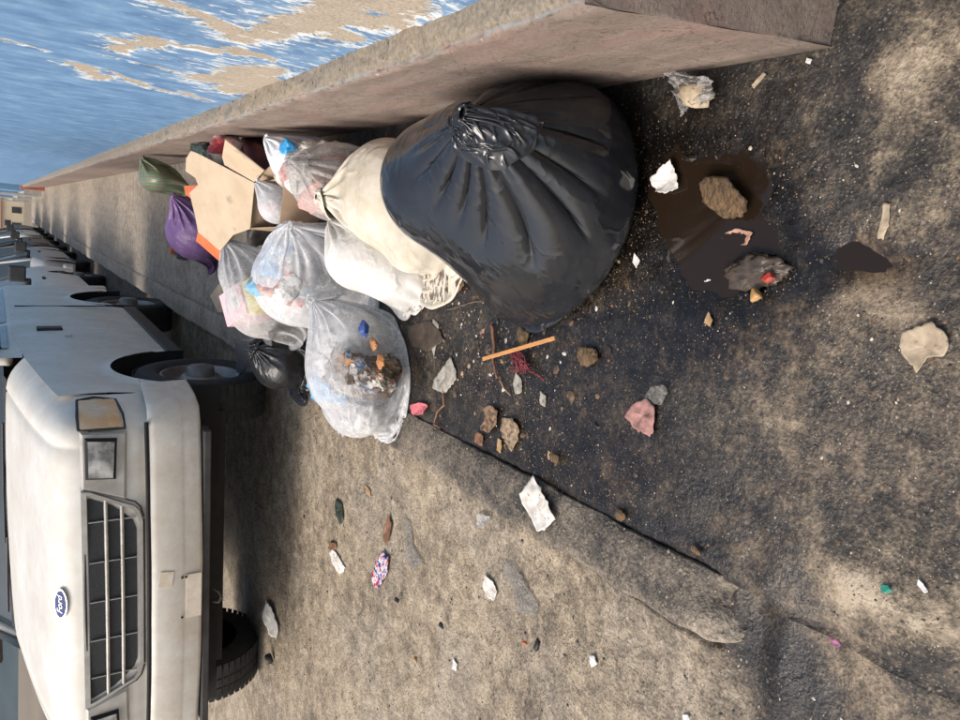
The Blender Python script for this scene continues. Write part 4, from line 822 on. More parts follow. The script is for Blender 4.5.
SPEC = dict(
 black=dict(seed=3, C=1.64, L=.93, bottom=(-.07, 1.92, .08), b1=(-.07, 1.85, .10), knot=(.26, 1.95, .54), k1=(.285, 1.55, .50), contents=[((.16, 1.97, .26), (.20, .22, .23)), ((.15, 1.75, .17), (.17, .14, .15))], n=(144, 118), nit=330, bend=.02, suction=-.0007, pleats=17, T=dict(C=.75, Lt=.19, lean=(.02, -.04, .0), n=(96, 26), up=.05, bend=.05, wav=.45)),
 sack=dict(seed=5, C=1.45, L=1.0, bottom=(-.04, 2.40, .05), knot=(.12, 2.92, .33), contents=[((.15, 2.66, .17), (.20, .22, .16)), ((.03, 2.52, .12), (.16, .16, .11))], n=(96, 76), nit=240, bend=.06, suction=-.0003, pleats=11, neck_r=.03, T=dict(C=.5, Lt=.2, lean=(-.12, .02, -.05), n=(60, 18))),
 cloth=dict(seed=6, C=1.12, L=.62, bottom=(-.24, 2.68, .05), knot=(.03, 2.90, .3), contents=[((-.1, 2.82, .18), (.13, .15, .14)), ((-.16, 2.72, .1), (.1, .1, .1))], n=(76, 56), nit=220, bend=.07, suction=-.0002, pleats=9),
 redclear=dict(seed=8, C=1.3, L=.72, bottom=(.02, 2.95, .05), knot=(.24, 2.92, .45), contents=[((.19, 3.05, .2), (.16, .18, .2))], n=(84, 64), nit=220, bend=.08, suction=-.0001, pleats=13, T=dict(C=.5, Lt=.1, n=(60, 14))),
 blueclear=dict(seed=9, C=1.5, L=.82, bottom=(-.45, 3.2, .15), knot=(.0, 3.2, .36), contents=[((-.24, 3.38, .22), (.21, .22, .22)), ((-.1, 3.3, .3), (.12, .12, .1))], n=(100, 76), nit=240, bend=.08, suction=-.0001, pleats=13),
 front=dict(seed=10, C=1.36, L=.84, bottom=(-.84, 2.90, .06), knot=(-.28, 2.96, .32), contents=[((-.53, 2.90, .17), (.23, .20, .17)), ((-.68, 2.90, .13), (.16, .21, .13))], n=(112, 88), nit=280, bend=.06, suction=.0001, pleats=15, bot_r=.05, T=dict(C=.6, Lt=.16, lean=(.06, .06, 0), n=(70, 20))),
 smallblack=dict(seed=11, C=1.1, L=.66, bottom=(-.86, 3.9, .03), knot=(-.64, 3.92, .27), contents=[((-.72, 4.0, .12), (.15, .2, .12))], n=(84, 60), nit=220, bend=.05, suction=-.0001, pleats=13, T=dict(C=.6, Lt=.15, lean=(.02, .08, 0), n=(70, 20))),
 cartonbag=dict(seed=12, C=1.25, L=.74, bottom=(-.64, 3.86, .12), knot=(-.10, 4.02, .42), contents=[((-.27, 3.98, .3), (.13, .13, .14)), ((-.40, 3.88, .25), (.18, .18, .17)), ((-.38, 4.0, .1), (.18, .18, .12))], n=(84, 60), nit=200, bend=.1, suction=.0001, pleats=9),
 purple=dict(seed=13, C=1.1, L=.72, bottom=(-.42, 5.9, .05), knot=(.12, 5.5, .4), contents=[((-.1, 5.65, .2), (.2, .25, .2))], n=(72, 50), nit=180, bend=.1, suction=.0004, pleats=9),
 smallwhite=dict(seed=14, C=.62, L=.42, bottom=(.0, 3.45, .25), knot=(.18, 3.5, .42), contents=[((.08, 3.45, .33), (.08, .09, .08)), ((.1, 3.5, .15), (.1, .1, .14))], n=(56, 42), nit=150, bend=.1, suction=.0003, pleats=7),
 whiteblue=dict(seed=15, C=.8, L=.46, bottom=(.2, 3.3, .3), knot=(.36, 3.4, .42), contents=[((.28, 3.35, .32), (.09, .1, .08)), ((.28, 3.35, .14), (.1, .12, .16))], n=(56, 42), nit=150, bend=.1, suction=.0004, pleats=7),
 green=dict(seed=16, C=.9, L=.55, bottom=(.1, 6.0, .3), knot=(.37, 6.0, .52), contents=[((.24, 6.05, .4), (.1, .2, .12)), ((.24, 6.1, .15), (.12, .2, .15))], n=(56, 40), nit=150, bend=.15, suction=.0003, pleats=7))
def _solve(k):
    s = dict(SPEC[k]); T = s.pop('T', None); P = bag_sim(**s); r = {k: P.astype(float)}
    if T: r[k + '_tail'] = tail_sim(P, s.get('k1', s['knot']), s['seed'], **T).astype(float)
    return r
from concurrent.futures import ThreadPoolExecutor
BAGS = {}
with ThreadPoolExecutor(4) as ex:
    for r in ex.map(_solve, list(SPEC)): BAGS.update(r)
# ------------------------------------------------------------------ rubbish bags 
def bag(name, key, label, m, tail_m=None, tail_name='knotted_top', cat='bag', sub=1, thick=0):
    P = BAGS[key]; nv, nu = P.shape[:2]; org = P.reshape(-1, 3).mean(0); org[2] = P[..., 2].min()
    V = np.vstack([P.reshape(-1, 3), P[0].mean(0)[None]]); F = [tuple(f) for f in gridF(nv, nu, True).tolist()] + [((x + 1) % nu, x, nv * nu) for x in range(nu)]
    o = mesh(name, V, F, m, origin=org)
    vv = np.arange(nv)[:, None] / (nv - 4); uu = np.arange(nu)[None, :] / nu * 2 * math.pi; R_, L_ = SPEC[key]['C'] / 2 / math.pi, SPEC[key]['L']
    fc = v3(R_ * np.cos(uu), R_ * np.sin(uu), vv * L_ + 0 * uu).reshape(-1, 3); fc = np.vstack([fc, [[0, 0, 0]]])
    film_at = o.data.attributes.new('film_co', 'FLOAT_VECTOR', 'POINT'); film_at.data.foreach_set('vector', fc.astype(np.float32).ravel())
    near_knot = np.exp((vv - 1) * L_ * 4.5); near_foot = .7 * np.exp(-vv * L_ * 8)
    uneven = fbm(v3(2 * np.cos(uu), 2 * np.sin(uu), vv), 5, 2)
    pleated = (near_knot + near_foot) * smooth(-.5, .25, uneven)
    attr(o, 'gather', np.append(pleated.ravel(), 0.0))
    s = o.modifiers.new('soften', 'SUBSURF'); s.levels = s.render_levels = sub
    tag(o, label, cat)
    if key + '_tail' in BAGS:
        T = BAGS[key + '_tail']; t = mesh(tail_name, T.reshape(-1, 3) - org, gridF(T.shape[0], T.shape[1], True), tail_m or m, o)
        s = t.modifiers.new('soften', 'SUBSURF'); s.levels = s.render_levels = sub
    return o
import bmesh
def ico(sub):
    bm = bmesh.new(); bmesh.ops.create_icosphere(bm, subdivisions=sub, radius=1); bm.verts.ensure_lookup_table()
    V = np.array([v.co[:] for v in bm.verts]); F = np.array([[v.index for v in f.verts] for f in bm.faces]); bm.free(); return V, F
_ICO = {k: ico(k) for k in (3, 4, 5)}
def lump(name, c, r, m, seed, label=None, cat=None, amp=.22, fr=2.2, sub=4, rot=0, ridge=True, parent=None, group=None, floor=None, tilt=0):
    """crumpled lump: a many-sided core (random cutting planes) roughened with creases"""
    V, F = _ICO[sub]; rg = np.random.default_rng(seed * 7 + 1); k = 11 + seed % 6
    pn = rg.normal(size=(k, 3)); pn /= np.linalg.norm(pn, axis=1)[:, None]; pd = rg.uniform(.55, 1.0, k)
    cs = V @ pn.T; rad = np.min(np.where(cs > .05, pd / np.maximum(cs, .05), 9), 1); rad = np.clip(rad, .45, 1.25)
    d = V * (rad * (1 + amp * .8 * ridged(V * fr + seed * 3.7, seed, 4) + amp * .7 * fbm(V * fr * 2.3 + seed, seed + 9, 3)))[:, None] * np.array(r) * 1.12
    ca, sa = math.cos(rot), math.sin(rot); d = np.stack([d[:, 0] * ca - d[:, 1] * sa, d[:, 0] * sa + d[:, 1] * ca, d[:, 2]], -1)
    if floor is not None: d[:, 2] = np.maximum(d[:, 2], floor - c[2])
    o = mesh(name, d, F, m, parent); o.location = [float(x) for x in c]
    return tag(o, label, cat, group)
black_p = polymat('black_polythene', (.011, .0125, .015), .15, .5, 8, (.016, .018, .022), .55, 2.2, .12)
black_p2 = polymat('black_polythene_thin', (.011, .012, .014), .33, .5, 16, (.02, .022, .026))
woven = polymat('woven_sack_cloth', (.58, .54, .46), .75, .7, 7, (.42, .37, .28), 1.0); white_c = polymat('white_cloth_sack', (.66, .65, .62), .7, .6, 9, (.52, .50, .46), .9)
clear1 = film('clear_film', (.82, .82, .82), .34, .2, .55, 13, crumple=.9); clear2 = film('milky_film', (.82, .83, .84), .46, .28, .45, 12, crumple=.7); clear3 = film('dusty_film', (.62, .60, .57), .26, .25, .45, 15, crumple=.9)
milky = film('milky_white_bag', (.74, .75, .76), .62, .35, .4, 14); purple_p = polymat('purple_polythene', (.13, .065, .19), .42, .8, 13, (.21, .12, .27)); white_p = polymat('white_polythene', (.68, .70, .73), .35, .6, 18, (.56, .60, .66))
grey_f = film('grey_film', (.20, .20, .21), .72, .25, .3, 18, crumple=.9)
bag('black_rubbish_bag', 'black', 'big shiny black rubbish bag tied in a knot and leaning on the wall plinth', black_p)
bag('woven_sack', 'sack', 'tall off-white woven sack with a tied neck next to the big black bag', woven)
bag('white_sack', 'cloth', 'small smooth white cloth sack wedged between the woven sack and the clear bags', white_c)
bag('clear_rubbish_bag', 'redclear', 'crumpled clear bag against the wall with faded pink card inside', clear3)
bag('clear_rubbish_bag', 'blueclear', 'milky see-through bag holding blue and white waste in the middle of the heap', clear2)
bag('clear_rubbish_bag', 'front', 'knotted clear bag lying across the kerb with blue bag and orange wrappers inside', clear1)
bag('small_black_bag', 'smallblack', 'small crumpled black bag by the front tyre of the cream vehicle', black_p2)
bag('white_carrier_bag', 'cartonbag', 'whitish see-through carrier bag with a pink and yellow carton in it', film('carrier_film', (.74, .74, .74), .34, .3, .45, 12, crumple=.7))
bag('purple_bag', 'purple', 'purple plastic bag slumped behind the cardboard box', purple_p)
bag('small_white_bag', 'smallwhite', 'little pale plastic bag sitting in the mouth of the cardboard box', milky)
bag('white_printed_bag', 'whiteblue', 'small white carrier bag with blue print pushed against the wall', white_p)
# striped green net bag
m, nt, b = newmat('green_striped_film'); w = N(nt, 'ShaderNodeTexWave'); w.inputs['Scale'].default_value = 14; w.inputs['Distortion'].default_value = 3; tc = N(nt, 'ShaderNodeTexCoord'); nt.links.new(tc.outputs['Object'], w.inputs[0])
nt.links.new(ramp(nt, w.outputs['Fac'], [(.2, (.06, .20, .10)), (.5, (.30, .27, .20)), (.8, (.17, .10, .07))]), b.inputs['Base Color']); b.inputs['Roughness'].default_value = .35
bag('green_striped_bag', 'green', 'green bag with faint red stripes at the far end of the heap', m)
# what the clear bags hold
blue_s = polymat('sky_blue_bag', (.10, .36, .62), .4, .7, 20, (.20, .48, .70)); white_s = polymat('white_scraps', (.66, .65, .63), .5, .7, 18, (.52, .50, .46)); brown_s = polymat('brown_scraps', (.075, .050, .032), .6, .9, 16, (.05, .04, .035)); orange_s = polymat('orange_wrappers', (.46, .20, .06), .4, .9, 30, (.14, .06, .03))
red_s = polymat('pinkish_card', (.55, .30, .27), .7, .6, 16, (.45, .16, .14)); grey_s = polymat('grey_scraps', (.34, .34, .34), .45, .8, 18, (.16, .16, .16)); yell = polymat('yellow_card', (.68, .58, .20), .7, .2, 10); pink = polymat('pale_pink_card', (.66, .42, .46), .7, .2, 10, (.60, .50, .50)); navy = polymat('navy_scrap', (.03, .07, .25), .5, .6, 18)
mx_front = mixed('mixed_waste_dark', [(.06, .035, .02), (.42, .40, .37), (.16, .09, .05), (.36, .17, .06), (.03, .025, .02), (.50, .47, .42), (.10, .07, .05), (.30, .28, .26), (.08, .05, .03), (.05, .035, .03), (.06, .13, .26), (.12, .085, .06), (.22, .19, .16)], 24)
mx_blue = mixed('mixed_waste_blue', [(.62, .62, .60), (.14, .38, .58), (.66, .64, .60), (.22, .45, .62), (.60, .40, .36), (.64, .62, .60), (.55, .56, .58)], 10)
mx_pale = mixed('mixed_waste_pale', [(.62, .60, .56), (.50, .48, .45), (.58, .36, .33), (.64, .62, .60), (.40, .42, .44), (.60, .58, .52)], 11)
CB, MBG, WBG = 'the clear bag on the kerb', 'the milky bag mid-heap', 'the clear bag beside the wall'
inside = [
    ('crumpled_bag', (335, 385), .16, (.09, .08, .08), blue_s, 3, 'crumpled sky-blue bag inside ' + CB, 'bag'),
    ('mixed_waste', (370, 372), .12, (.15, .145, .115), mx_front, 5, 'jumbled brown, orange and dark packaging filling ' + CB, 'waste'),
    ('tissue_wad', (338, 345), .22, (.10, .09, .06), white_s, 6, 'wad of white tissue near the knot of ' + CB, 'tissue'),
    ('blue_scrap', (364, 328), .22, (.03, .02, .014), navy, 7, 'dark blue scrap below the knot of ' + CB, 'scrap'),
    ('paper_wad', (366, 418), .08, (.07, .07, .05), white_s, 8, 'white paper wad at the lower tip of ' + CB, 'paper'),
    ('waste_tub', (352, 418), .13, (.07, .06, .06), grey_s, 9, 'grey crushed tub in the lower end of ' + CB, 'tub'),
    ('blue_cloth', (290, 268), .28, (.12, .12, .10), blue_s, 10, 'faded blue cloth inside ' + MBG, 'cloth'),
    ('paper_wad', (306, 256), .22, (.09, .09, .08), white_s, 11, 'upper white paper wad inside ' + MBG, 'paper'),
    ('mixed_waste', (296, 285), .24, (.16, .16, .15), mx_blue, 12, 'jumbled blue and white packaging inside ' + MBG, 'waste'),
    ('red_scrap', (299, 300), .28, (.03, .03, .02), polymat('red_scrap_m', (.55, .05, .05), .5), 13, 'small red scrap pressed against ' + MBG, 'scrap'),
    ('mixed_waste', (324, 170), .20, (.12, .14, .13), mx_pale, 14, 'jumble of pale and pinkish packaging in ' + WBG, 'waste'),
    ('pink_card', (327, 192), .26, (.08, .08, .09), red_s, 15, 'crushed pink card in ' + WBG, 'card')]
spots_o = [((374, 345), .24, 'upper'), ((380, 360), .22, 'lower')]
for k, (q, z, w_) in enumerate(spots_o): inside.append(('food_wrapper', q, z, (.021, .020, .007), orange_s, 50 + k, w_ + ' orange snack wrapper seen through ' + CB, 'wrapper'))
for k, (q, z, mm_, w_) in enumerate((((322, 375), .14, yell, 'yellow'), ((324, 362), .22, white_s, 'whitish'))): inside.append(('film_scrap', q, z, (.05, .045, .03), mm_, 60 + k, w_ + ' crushed scrap seen through ' + CB, 'scrap'))
for (nm, q, z, r, mm, sd, lab, ct) in inside:
    lump(nm, at(q[0], q[1], z), r, mm, sd, lab, ct, amp=.2 if nm == 'mixed_waste' else .34, fr=2.4)
def crate(name, c, dims, rot, m, parent=None):
    b = MB(); x, y, z = dims; b.box(-x / 2, x / 2, -y / 2, y / 2, -z / 2, z / 2); o = b.build(name, m, parent, bevel=.003); o.location = [float(v) for v in c]; o.rotation_euler = rot; return o
c = at(256, 300, .27); ct = empty('printed_carton', c, 'pink and yellow carton with a white label inside the whitish carrier bag', 'carton', rot=(math.radians(18), math.radians(-10), math.radians(28)))
crate('carton_side', (0, .06, 0), (.17, .18, .20), (0, 0, 0), pink, ct); crate('carton_base', (-.01, -.09, -.005), (.17, .11, .19), (0, 0, 0), yell, ct)
b = MB(); b.box(-.03, .06, .0, .075, .101, .1025); lb = b.build('label', mat('label_white', (.7, .7, .68), (.62, .62, .6), 20, .5), ct)
b = MB()
for k in range(9): b.box(-.02 + .006 * k, -.02 + .006 * k + (.0015 if k % 2 else .003), .012, .046, .1026, .1032)
b.build('barcode', trim_b, lb)
# grey film beside the small black bag
def film_sheet(name, label, cat, pts, zf, m, nu=34, nv=34, amp=.02, seed=1, thick=.0008, fr=9):
    """sheet stretched between four picture corners, each with its own height"""
    (a, za), (b_, zb), (c_, zc), (d_, zd) = pts
    A, B, Cc, D = at(*a, za), at(*b_, zb), at(*c_, zc), at(*d_, zd)
    u, v = np.meshgrid(np.linspace(0, 1, nu), np.linspace(0, 1, nv))
    P = ((1 - u) * (1 - v))[..., None] * A + (u * (1 - v))[..., None] * B + (u * v)[..., None] * Cc + ((1 - u) * v)[..., None] * D
    w = v3(u * fr * .6, v * fr * .6, seed); P[..., 2] += amp * ridged(w, seed, 4); P[..., 0] += amp * .6 * fbm(w, seed + 1, 3); P[..., 1] += amp * .6 * fbm(w, seed + 2, 3)
    o = mesh(name, P.reshape(-1, 3), gridF(nv, nu), m, origin=P.reshape(-1, 3).mean(0)); s = o.modifiers.new('thickness', 'SOLIDIFY'); s.thickness = thick
    return tag(o, label, cat)
film_sheet('grey_film_sheet', 'shiny grey plastic film hanging beside the small black bag', 'plastic film', (((236, 340), .20), ((276, 332), .24), ((268, 362), .10), ((240, 382), .03)), None, grey_f, amp=.02, seed=4)
# ------------------------------------------------------------------ cardboard box with its flaps up
card = mat('cardboard', (.47, .37, .26), (.40, .31, .21), 7, .8, bs=.15, bscale=120, spots=(.31, .23, .16), spot_scale=6); card_d = mat('cardboard_shaded', (.36, .26, .17), (.28, .20, .13), 7, .85, bs=.15); orange_e = mat('orange_print', (.66, .16, .05), (.55, .12, .04), 10, .6)  # darker second card tone: the shade on the box sides is in the colour
def plane3(a, b_, c_):
    A, B, Cc = at(*a), at(*b_), at(*c_); n = np.cross(B - A, Cc - A); n /= np.linalg.norm(n); return A, n
def on_plane(q, pl):
    r = _ray(*q); A, n = pl; return C0 + r * (((A - C0) @ n) / (r @ n))
def panel(name, pts, pl, m, parent=None, th=.005, origin=None, off=0.0):
    A, n = pl; n = n if n[2] > 0 else -n
    P = [on_plane(q, pl) + n * off for q in pts]; k = len(P); V = P + [p - n * th for p in P]
    if origin is not None: V = [v - origin for v in V]
    return mesh(name, V, [tuple(range(k)), tuple(range(k, 2 * k))[::-1]] + [(i, (i + 1) % k, k + (i + 1) % k, k + i)[::-1] for i in range(k)], m, parent, False)
OB = np.array([.17, 3.5, 0.0]); BX = empty('cardboard_box', OB, 'torn open cardboard box with its flaps standing up near the wall', 'box')
mainpl = plane3((254.5, 183, .38), (250, 229, .36), (188, 160, .60))
panel('flap', [(254.5, 183), (250, 229), (233, 235), (220, 251), (198, 232), (195.5, 218), (189.5, 193), (198, 185), (195.4, 178), (185.5, 171), (186, 158.5), (190.7, 151), (196.6, 153), (224, 167)], mainpl, card, BX, origin=OB)
sidepl = plane3((254.5, 183, .385), (264, 171, .40), (225, 140, .56)); panel('flap', [(254.3, 182), (224.5, 165), (222, 157), (225, 139.7), (264, 171)], sidepl, card, BX, origin=OB)
A1, A2 = at(254.5, 184, .37), at(250, 229, .35)
def quadp(name, P, m, parent, th=.005):
    P = [np.array(p, float) for p in P]; n = np.cross(P[1] - P[0], P[2] - P[0]); n /= np.linalg.norm(n); k = len(P); V = [p - OB for p in P] + [p + n * th - OB for p in P]
    return mesh(name, V, [tuple(range(k)), tuple(range(k, 2 * k))[::-1]] + [(i, (i + 1) % k, k + (i + 1) % k, k + i)[::-1] for i in range(k)], m, parent, False)
D = np.array([.02, -.38, -.02]); dn = np.array([0, 0, -.34])
quadp('side_panel', [A1, A1 + D, A1 + D + dn, A1 + dn], card_d, BX); quadp('side_panel', [A2, A2 + D, A2 + D + dn * .95, A2 + dn * .95], card_d, BX)
quadp('side_panel', [A1, A2, A2 + dn * .95, A1 + dn], card_d, BX); quadp('side_panel', [A1 + D, A2 + D, A2 + D + dn * .95, A1 + D + dn], card_d, BX)
quadp('base_panel', [A1 + dn, A2 + dn * .95, A2 + D + dn * .95, A1 + D + dn], card_d, BX)
wallfl = plane3((264, 171, .385), (255, 184, .37), (300, 168, .30)); panel('flap', [(264.5, 171), (278, 160), (312, 168), (314, 195), (300, 196), (272, 190), (255.5, 185)], wallfl, card_d, BX, origin=OB)
lp = panel('label', [(280, 165), (308, 178), (302, 190), (273, 177)], wallfl, mat('label_grey', (.52, .50, .45), (.44, .42, .38), 20, .6), BX, th=.001, origin=OB, off=.002)
for k in range(5):
    t0 = .15 + .15 * k; f = lambda s, t: (280 + 28 * s - 7 * t, 165 + 13 * s + 12 * t)
    panel('label_line', [f(.08, t0), f(.62 + .06 * (k % 3), t0), f(.62 + .06 * (k % 3), t0 + .07), f(.08, t0 + .07)], wallfl, trim_b, BX, th=.0005, origin=OB, off=.003)
panel('orange_edge', [(197.8, 232), (220, 251), (222, 259), (219, 261), (196, 241)], plane3((197.8, 232, .47), (220, 251, .40), (219, 261, .385)), orange_e, BX, origin=OB)
def scrap(name, label, cat, px, z, m, th=.004, parent=None):
    P = np.array([at(q[0], q[1], z + (q[2] if len(q) > 2 else 0)) for q in px]); c = P.mean(0); k = len(P)
    V = list(P - c) + list(P - c - np.array([0, 0, th])); o = mesh(name, V, [tuple(range(k)), tuple(range(k, 2 * k))[::-1]] + [(i, (i + 1) % k, k + (i + 1) % k, k + i)[::-1] for i in range(k)], m, parent, False); o.location = c.tolist(); return tag(o, label, cat)
scrap('orange_scrap', 'bent orange card scrap between the green bag and the box', 'card', [(184, 186), (199, 185, .03), (198, 193), (190, 198), (185, 194)], .38, orange_e)
scrap('carton_scrap', 'torn brown carton piece poking out beyond the whitish carrier bag', 'carton', [(210, 296), (222, 280, .05), (232, 283, .02), (226, 298), (232, 312), (218, 312)], .18, card)
lump('bottle_top', at(173, 251, .05), (.03, .03, .035), orange_e, 31, 'small orange bottle cap end peeping from under the purple bag', 'cap', amp=.08, sub=3); lump('black_rag', at(182, 252, .04), (.08, .09, .05), trim_b, 32, 'black rag beneath the purple bag', 'rag', amp=.3, floor=.0)
# bottles behind the box
lump('dark_bundle', at(208, 158, .40), (.09, .10, .09), polymat('dark_green_film', (.03, .05, .045), .3), 33, 'dark bundle of plastic behind the box flaps', 'plastic', amp=.2); lump('red_white_packet', at(221, 148, .45), (.06, .06, .07), polymat('red_packet', (.45, .05, .06), .4, .7, 30, (.66, .64, .62)), 34, 'red and white packet behind the box flaps', 'packet', amp=.2)
lump('maroon_cloth', (.27, 4.05, .14), (.17, .36, .15), mat('maroon_shadow', (.10, .022, .022), (.05, .014, .014), 12, .9, bs=.4), 35, 'dark maroon lump standing for the shadowed area between the box and the wall', 'cloth', amp=.25, floor=.0)  # added lump; the shadow behind the box is put into its dark red
def cup(name, label, base, ax, r0, r1, h, m):
    e = empty(name, base, label, 'cup'); e.rotation_euler = Vector(ax).to_track_quat('Z', 'Y').to_euler()
    b = MB(); b.lathe([(0, .001), (0, r0), (h, r1), (h, r1 - .002), (.003, r0 - .002), (.003, .001)], 28, 'z'); b.build('cup_wall', m, e, True)
    b = MB(); b.tube([(r1 * math.cos(a), r1 * math.sin(a), h) for a in np.linspace(0, 2 * math.pi, 29)], .0025, 6, False); b.build('rim', m, e, True); return e
pap = mat('paper_cup', (.66, .63, .56), (.58, .54, .46), 16, .6)
cup('paper_cup', 'white paper cup lying behind the box label, mouth towards the box', at(296, 165, .30), (-.55, .45, .25), .028, .042, .10, pap); cup('paper_cup', 'white cup tip behind the upright box flap', at(228, 160, .42), (-.2, -.2, 1), .026, .036, .09, pap)
lump('blue_packet', at(288, 148, .36), (.028, .03, .03), polymat('bright_blue_film', (.04, .30, .62), .3, .6), 36, 'bright blue packet below the small white printed bag', 'packet', amp=.2)
lump('red_packet', at(270, 205, .33), (.025, .05, .05), polymat('red_film', (.60, .09, .05), .35), 37, 'small red packet in the mouth of the cardboard box', 'packet', amp=.15)
lump('dark_rag', at(262, 222, .26), (.08, .06, .08), trim_b, 38, 'dark rag in the cardboard box below the little pale bag', 'rag', amp=.25)
lump('dirty_rags', (-.05, 3.55, .10), (.30, .34, .10), brown_s, 39, 'dirty brown rags under the middle of the heap', 'rags', amp=.25, floor=.0); lump('torn_cloth', (-.38, 4.15, .05), (.14, .18, .10), grey_s, 40, 'grey cloth under the carrier bag', 'cloth', amp=.25, floor=0)
lump('can', at(404, 286, .04), (.03, .035, .03), polymat('red_green_can', (.22, .05, .05), .35, .3, 22, (.06, .09, .04)), 41, 'crushed red and green can between the two white sacks', 'can', amp=.14); lump('red_packet', at(398, 281, .08), (.035, .03, .02), polymat('red_white_film', (.60, .10, .12), .3, .4, 26, (.66, .62, .60)), 42, 'red and white packet at the foot of the small white sack', 'packet', amp=.18)
lump('peel', at(403, 268, .05), (.03, .035, .02), mat('brown_peel', (.16, .07, .03), (.09, .05, .03), 30, .7), 43, 'brown peel below the woven sack', 'peel', amp=.3)
# ------------------------------------------------------------------ flat litter
gz = {'walk': walk_z, 'road': road_z, 'kerb': kz}
def litter(name, label, cat, px, m, amp=.006, seed=1, on='walk', lift=.003, rings=9, seg=44, th=.0012, fr=40, curl=.0, group=None):
    P = np.array([at(*q) for q in px])[:, :2]
    for _ in range(3):
        zc = -.1 if on == 'road' else 0; P = np.array([at(*q, float(gz[on](np.array(p[0]), np.array(p[1])))) for q, p in zip(px, P)])[:, :2]
    c = P.mean(0); L = np.r_[0, np.cumsum(np.linalg.norm(np.roll(P, -1, 0) - P, axis=1))]; Pc = np.vstack([P, P[:1]])
    t = np.linspace(0, L[-1], seg, endpoint=False); O = np.stack([np.interp(t, L, Pc[:, 0]), np.interp(t, L, Pc[:, 1])], -1)
    R = np.linspace(0, 1, rings)[:, None, None]; G = c + (O - c)[None] * R * (1 + .10 * (R ** 3) * fbm(v3(t * 160, 0 * t, seed), seed, 2)[None, :, None])
    x, y = G[..., 0], G[..., 1]; h = amp * (ridged(v3(x * fr, y * fr, seed), seed, 3) * .6 + .5 * fbm(v3(x * fr * .5, y * fr * .5, seed), seed + 3, 2) + .55) * (R[..., 0] ** 0)
    z = gz[on](x, y) + lift + np.maximum(h, 0) + curl * R[..., 0] ** 3
    org = np.array([c[0], c[1], float(z.mean())]); o = mesh(name, v3(x, y, z).reshape(-1, 3), gridF(rings, seg, True), m, origin=org)
    s = o.modifiers.new('thickness', 'SOLIDIFY'); s.thickness = th; return tag(o, label, cat, group)
paper = mat('dirty_paper', (.68, .65, .60), (.46, .42, .36), 28, .8, bs=.4, bscale=50, spots=(.20, .15, .10), spot_scale=70); paper2 = mat('grey_old_paper', (.36, .34, .29), (.20, .18, .15), 30, .85, bs=.5, bscale=60, spots=(.07, .06, .05), spot_scale=50)
pinkp = mat('faded_pink_tissue', (.36, .19, .17), (.22, .12, .10), 30, .9, bs=.6); rindm = mat('fibrous_husk', (.19, .115, .055), (.06, .04, .022), 60, .9, bs=.9, bscale=140, bd=.006, stretch=(1, 3, 1)); whitepl = mat('white_litter', (.68, .67, .64), (.55, .53, .50), 30, .6, bs=.3)
clearl = film('loose_clear_film', (.70, .68, .66), .16, .15, .5, 34, crumple=1.0); clear_d = film('dusty_clear_film', (.46, .43, .39), .14, .25, .45, 34, crumple=1.0); tanp = mat('tan_leaf', (.40, .26, .13), (.28, .17, .08), 30, .75, bs=.4); redm = mat('dark_red_net', (.17, .022, .035), (.10, .015, .02), 40, .7); brown_l = mat('brown_dead_leaf', (.20, .09, .045), (.12, .06, .035), 30, .6, bs=.4); beige_l = mat('beige_scrap', (.44, .36, .25), (.28, .22, .15), 34, .85, bs=.6, spots=(.12, .09, .06))
litter('paper_scrap', 'white crinkled paper scrap lying half over the kerb', 'paper', [(537, 475), (525, 494), (527, 503), (544, 533), (560, 520), (552, 500)], paper, .007, 1, 'kerb', lift=.006, curl=.006)
litter('paper_scrap', 'grey diamond of old paper beside the orange stick', 'paper', [(452, 356), (437, 377), (434, 388), (446, 394), (459, 378)], paper2, .005, 2)
litter('cardboard_scrap', 'pale torn sheet of card on the paving at the far right', 'card', [(905, 333), (935, 322), (951, 336), (950, 356), (930, 357), (920, 372), (903, 351)], beige_l, .005, 3, curl=.004)
litter('tissue_rag', 'faded pink tissue rag with a grey plastic tuft', 'rag', [(640, 402), (651, 397), (659, 408), (658, 424), (653, 437), (636, 427), (628, 414)], pinkp, .012, 4); litter('plastic_tuft', 'grey plastic tuft stuck to the pink tissue rag', 'plastic', [(648, 398), (655, 386), (668, 384), (672, 392), (662, 405), (654, 404)], clear_d, .01, 5)
litter('orange_peel', 'white torn peel at the rim of the puddle near the black bag', 'peel', [(676, 160), (682, 178), (684, 188), (672, 194), (660, 192), (655, 180)], whitepl, .010, 6, curl=.01)
film_sheet('crumpled_plastic', 'crumpled clear plastic wrapper at the foot of the wall', 'plastic', (((664, 68), .012), ((712, 78), .035), ((716, 98), .02), ((684, 116), .012)), None, clearl, 44, 44, amp=.022, seed=51, fr=11); lump('pinkish_scrap', at(695, 95, .02), (.030, .04, .014), beige_l, 52, 'beige scrap caught inside the clear wrapper by the wall', 'scrap', amp=.3, sub=3)
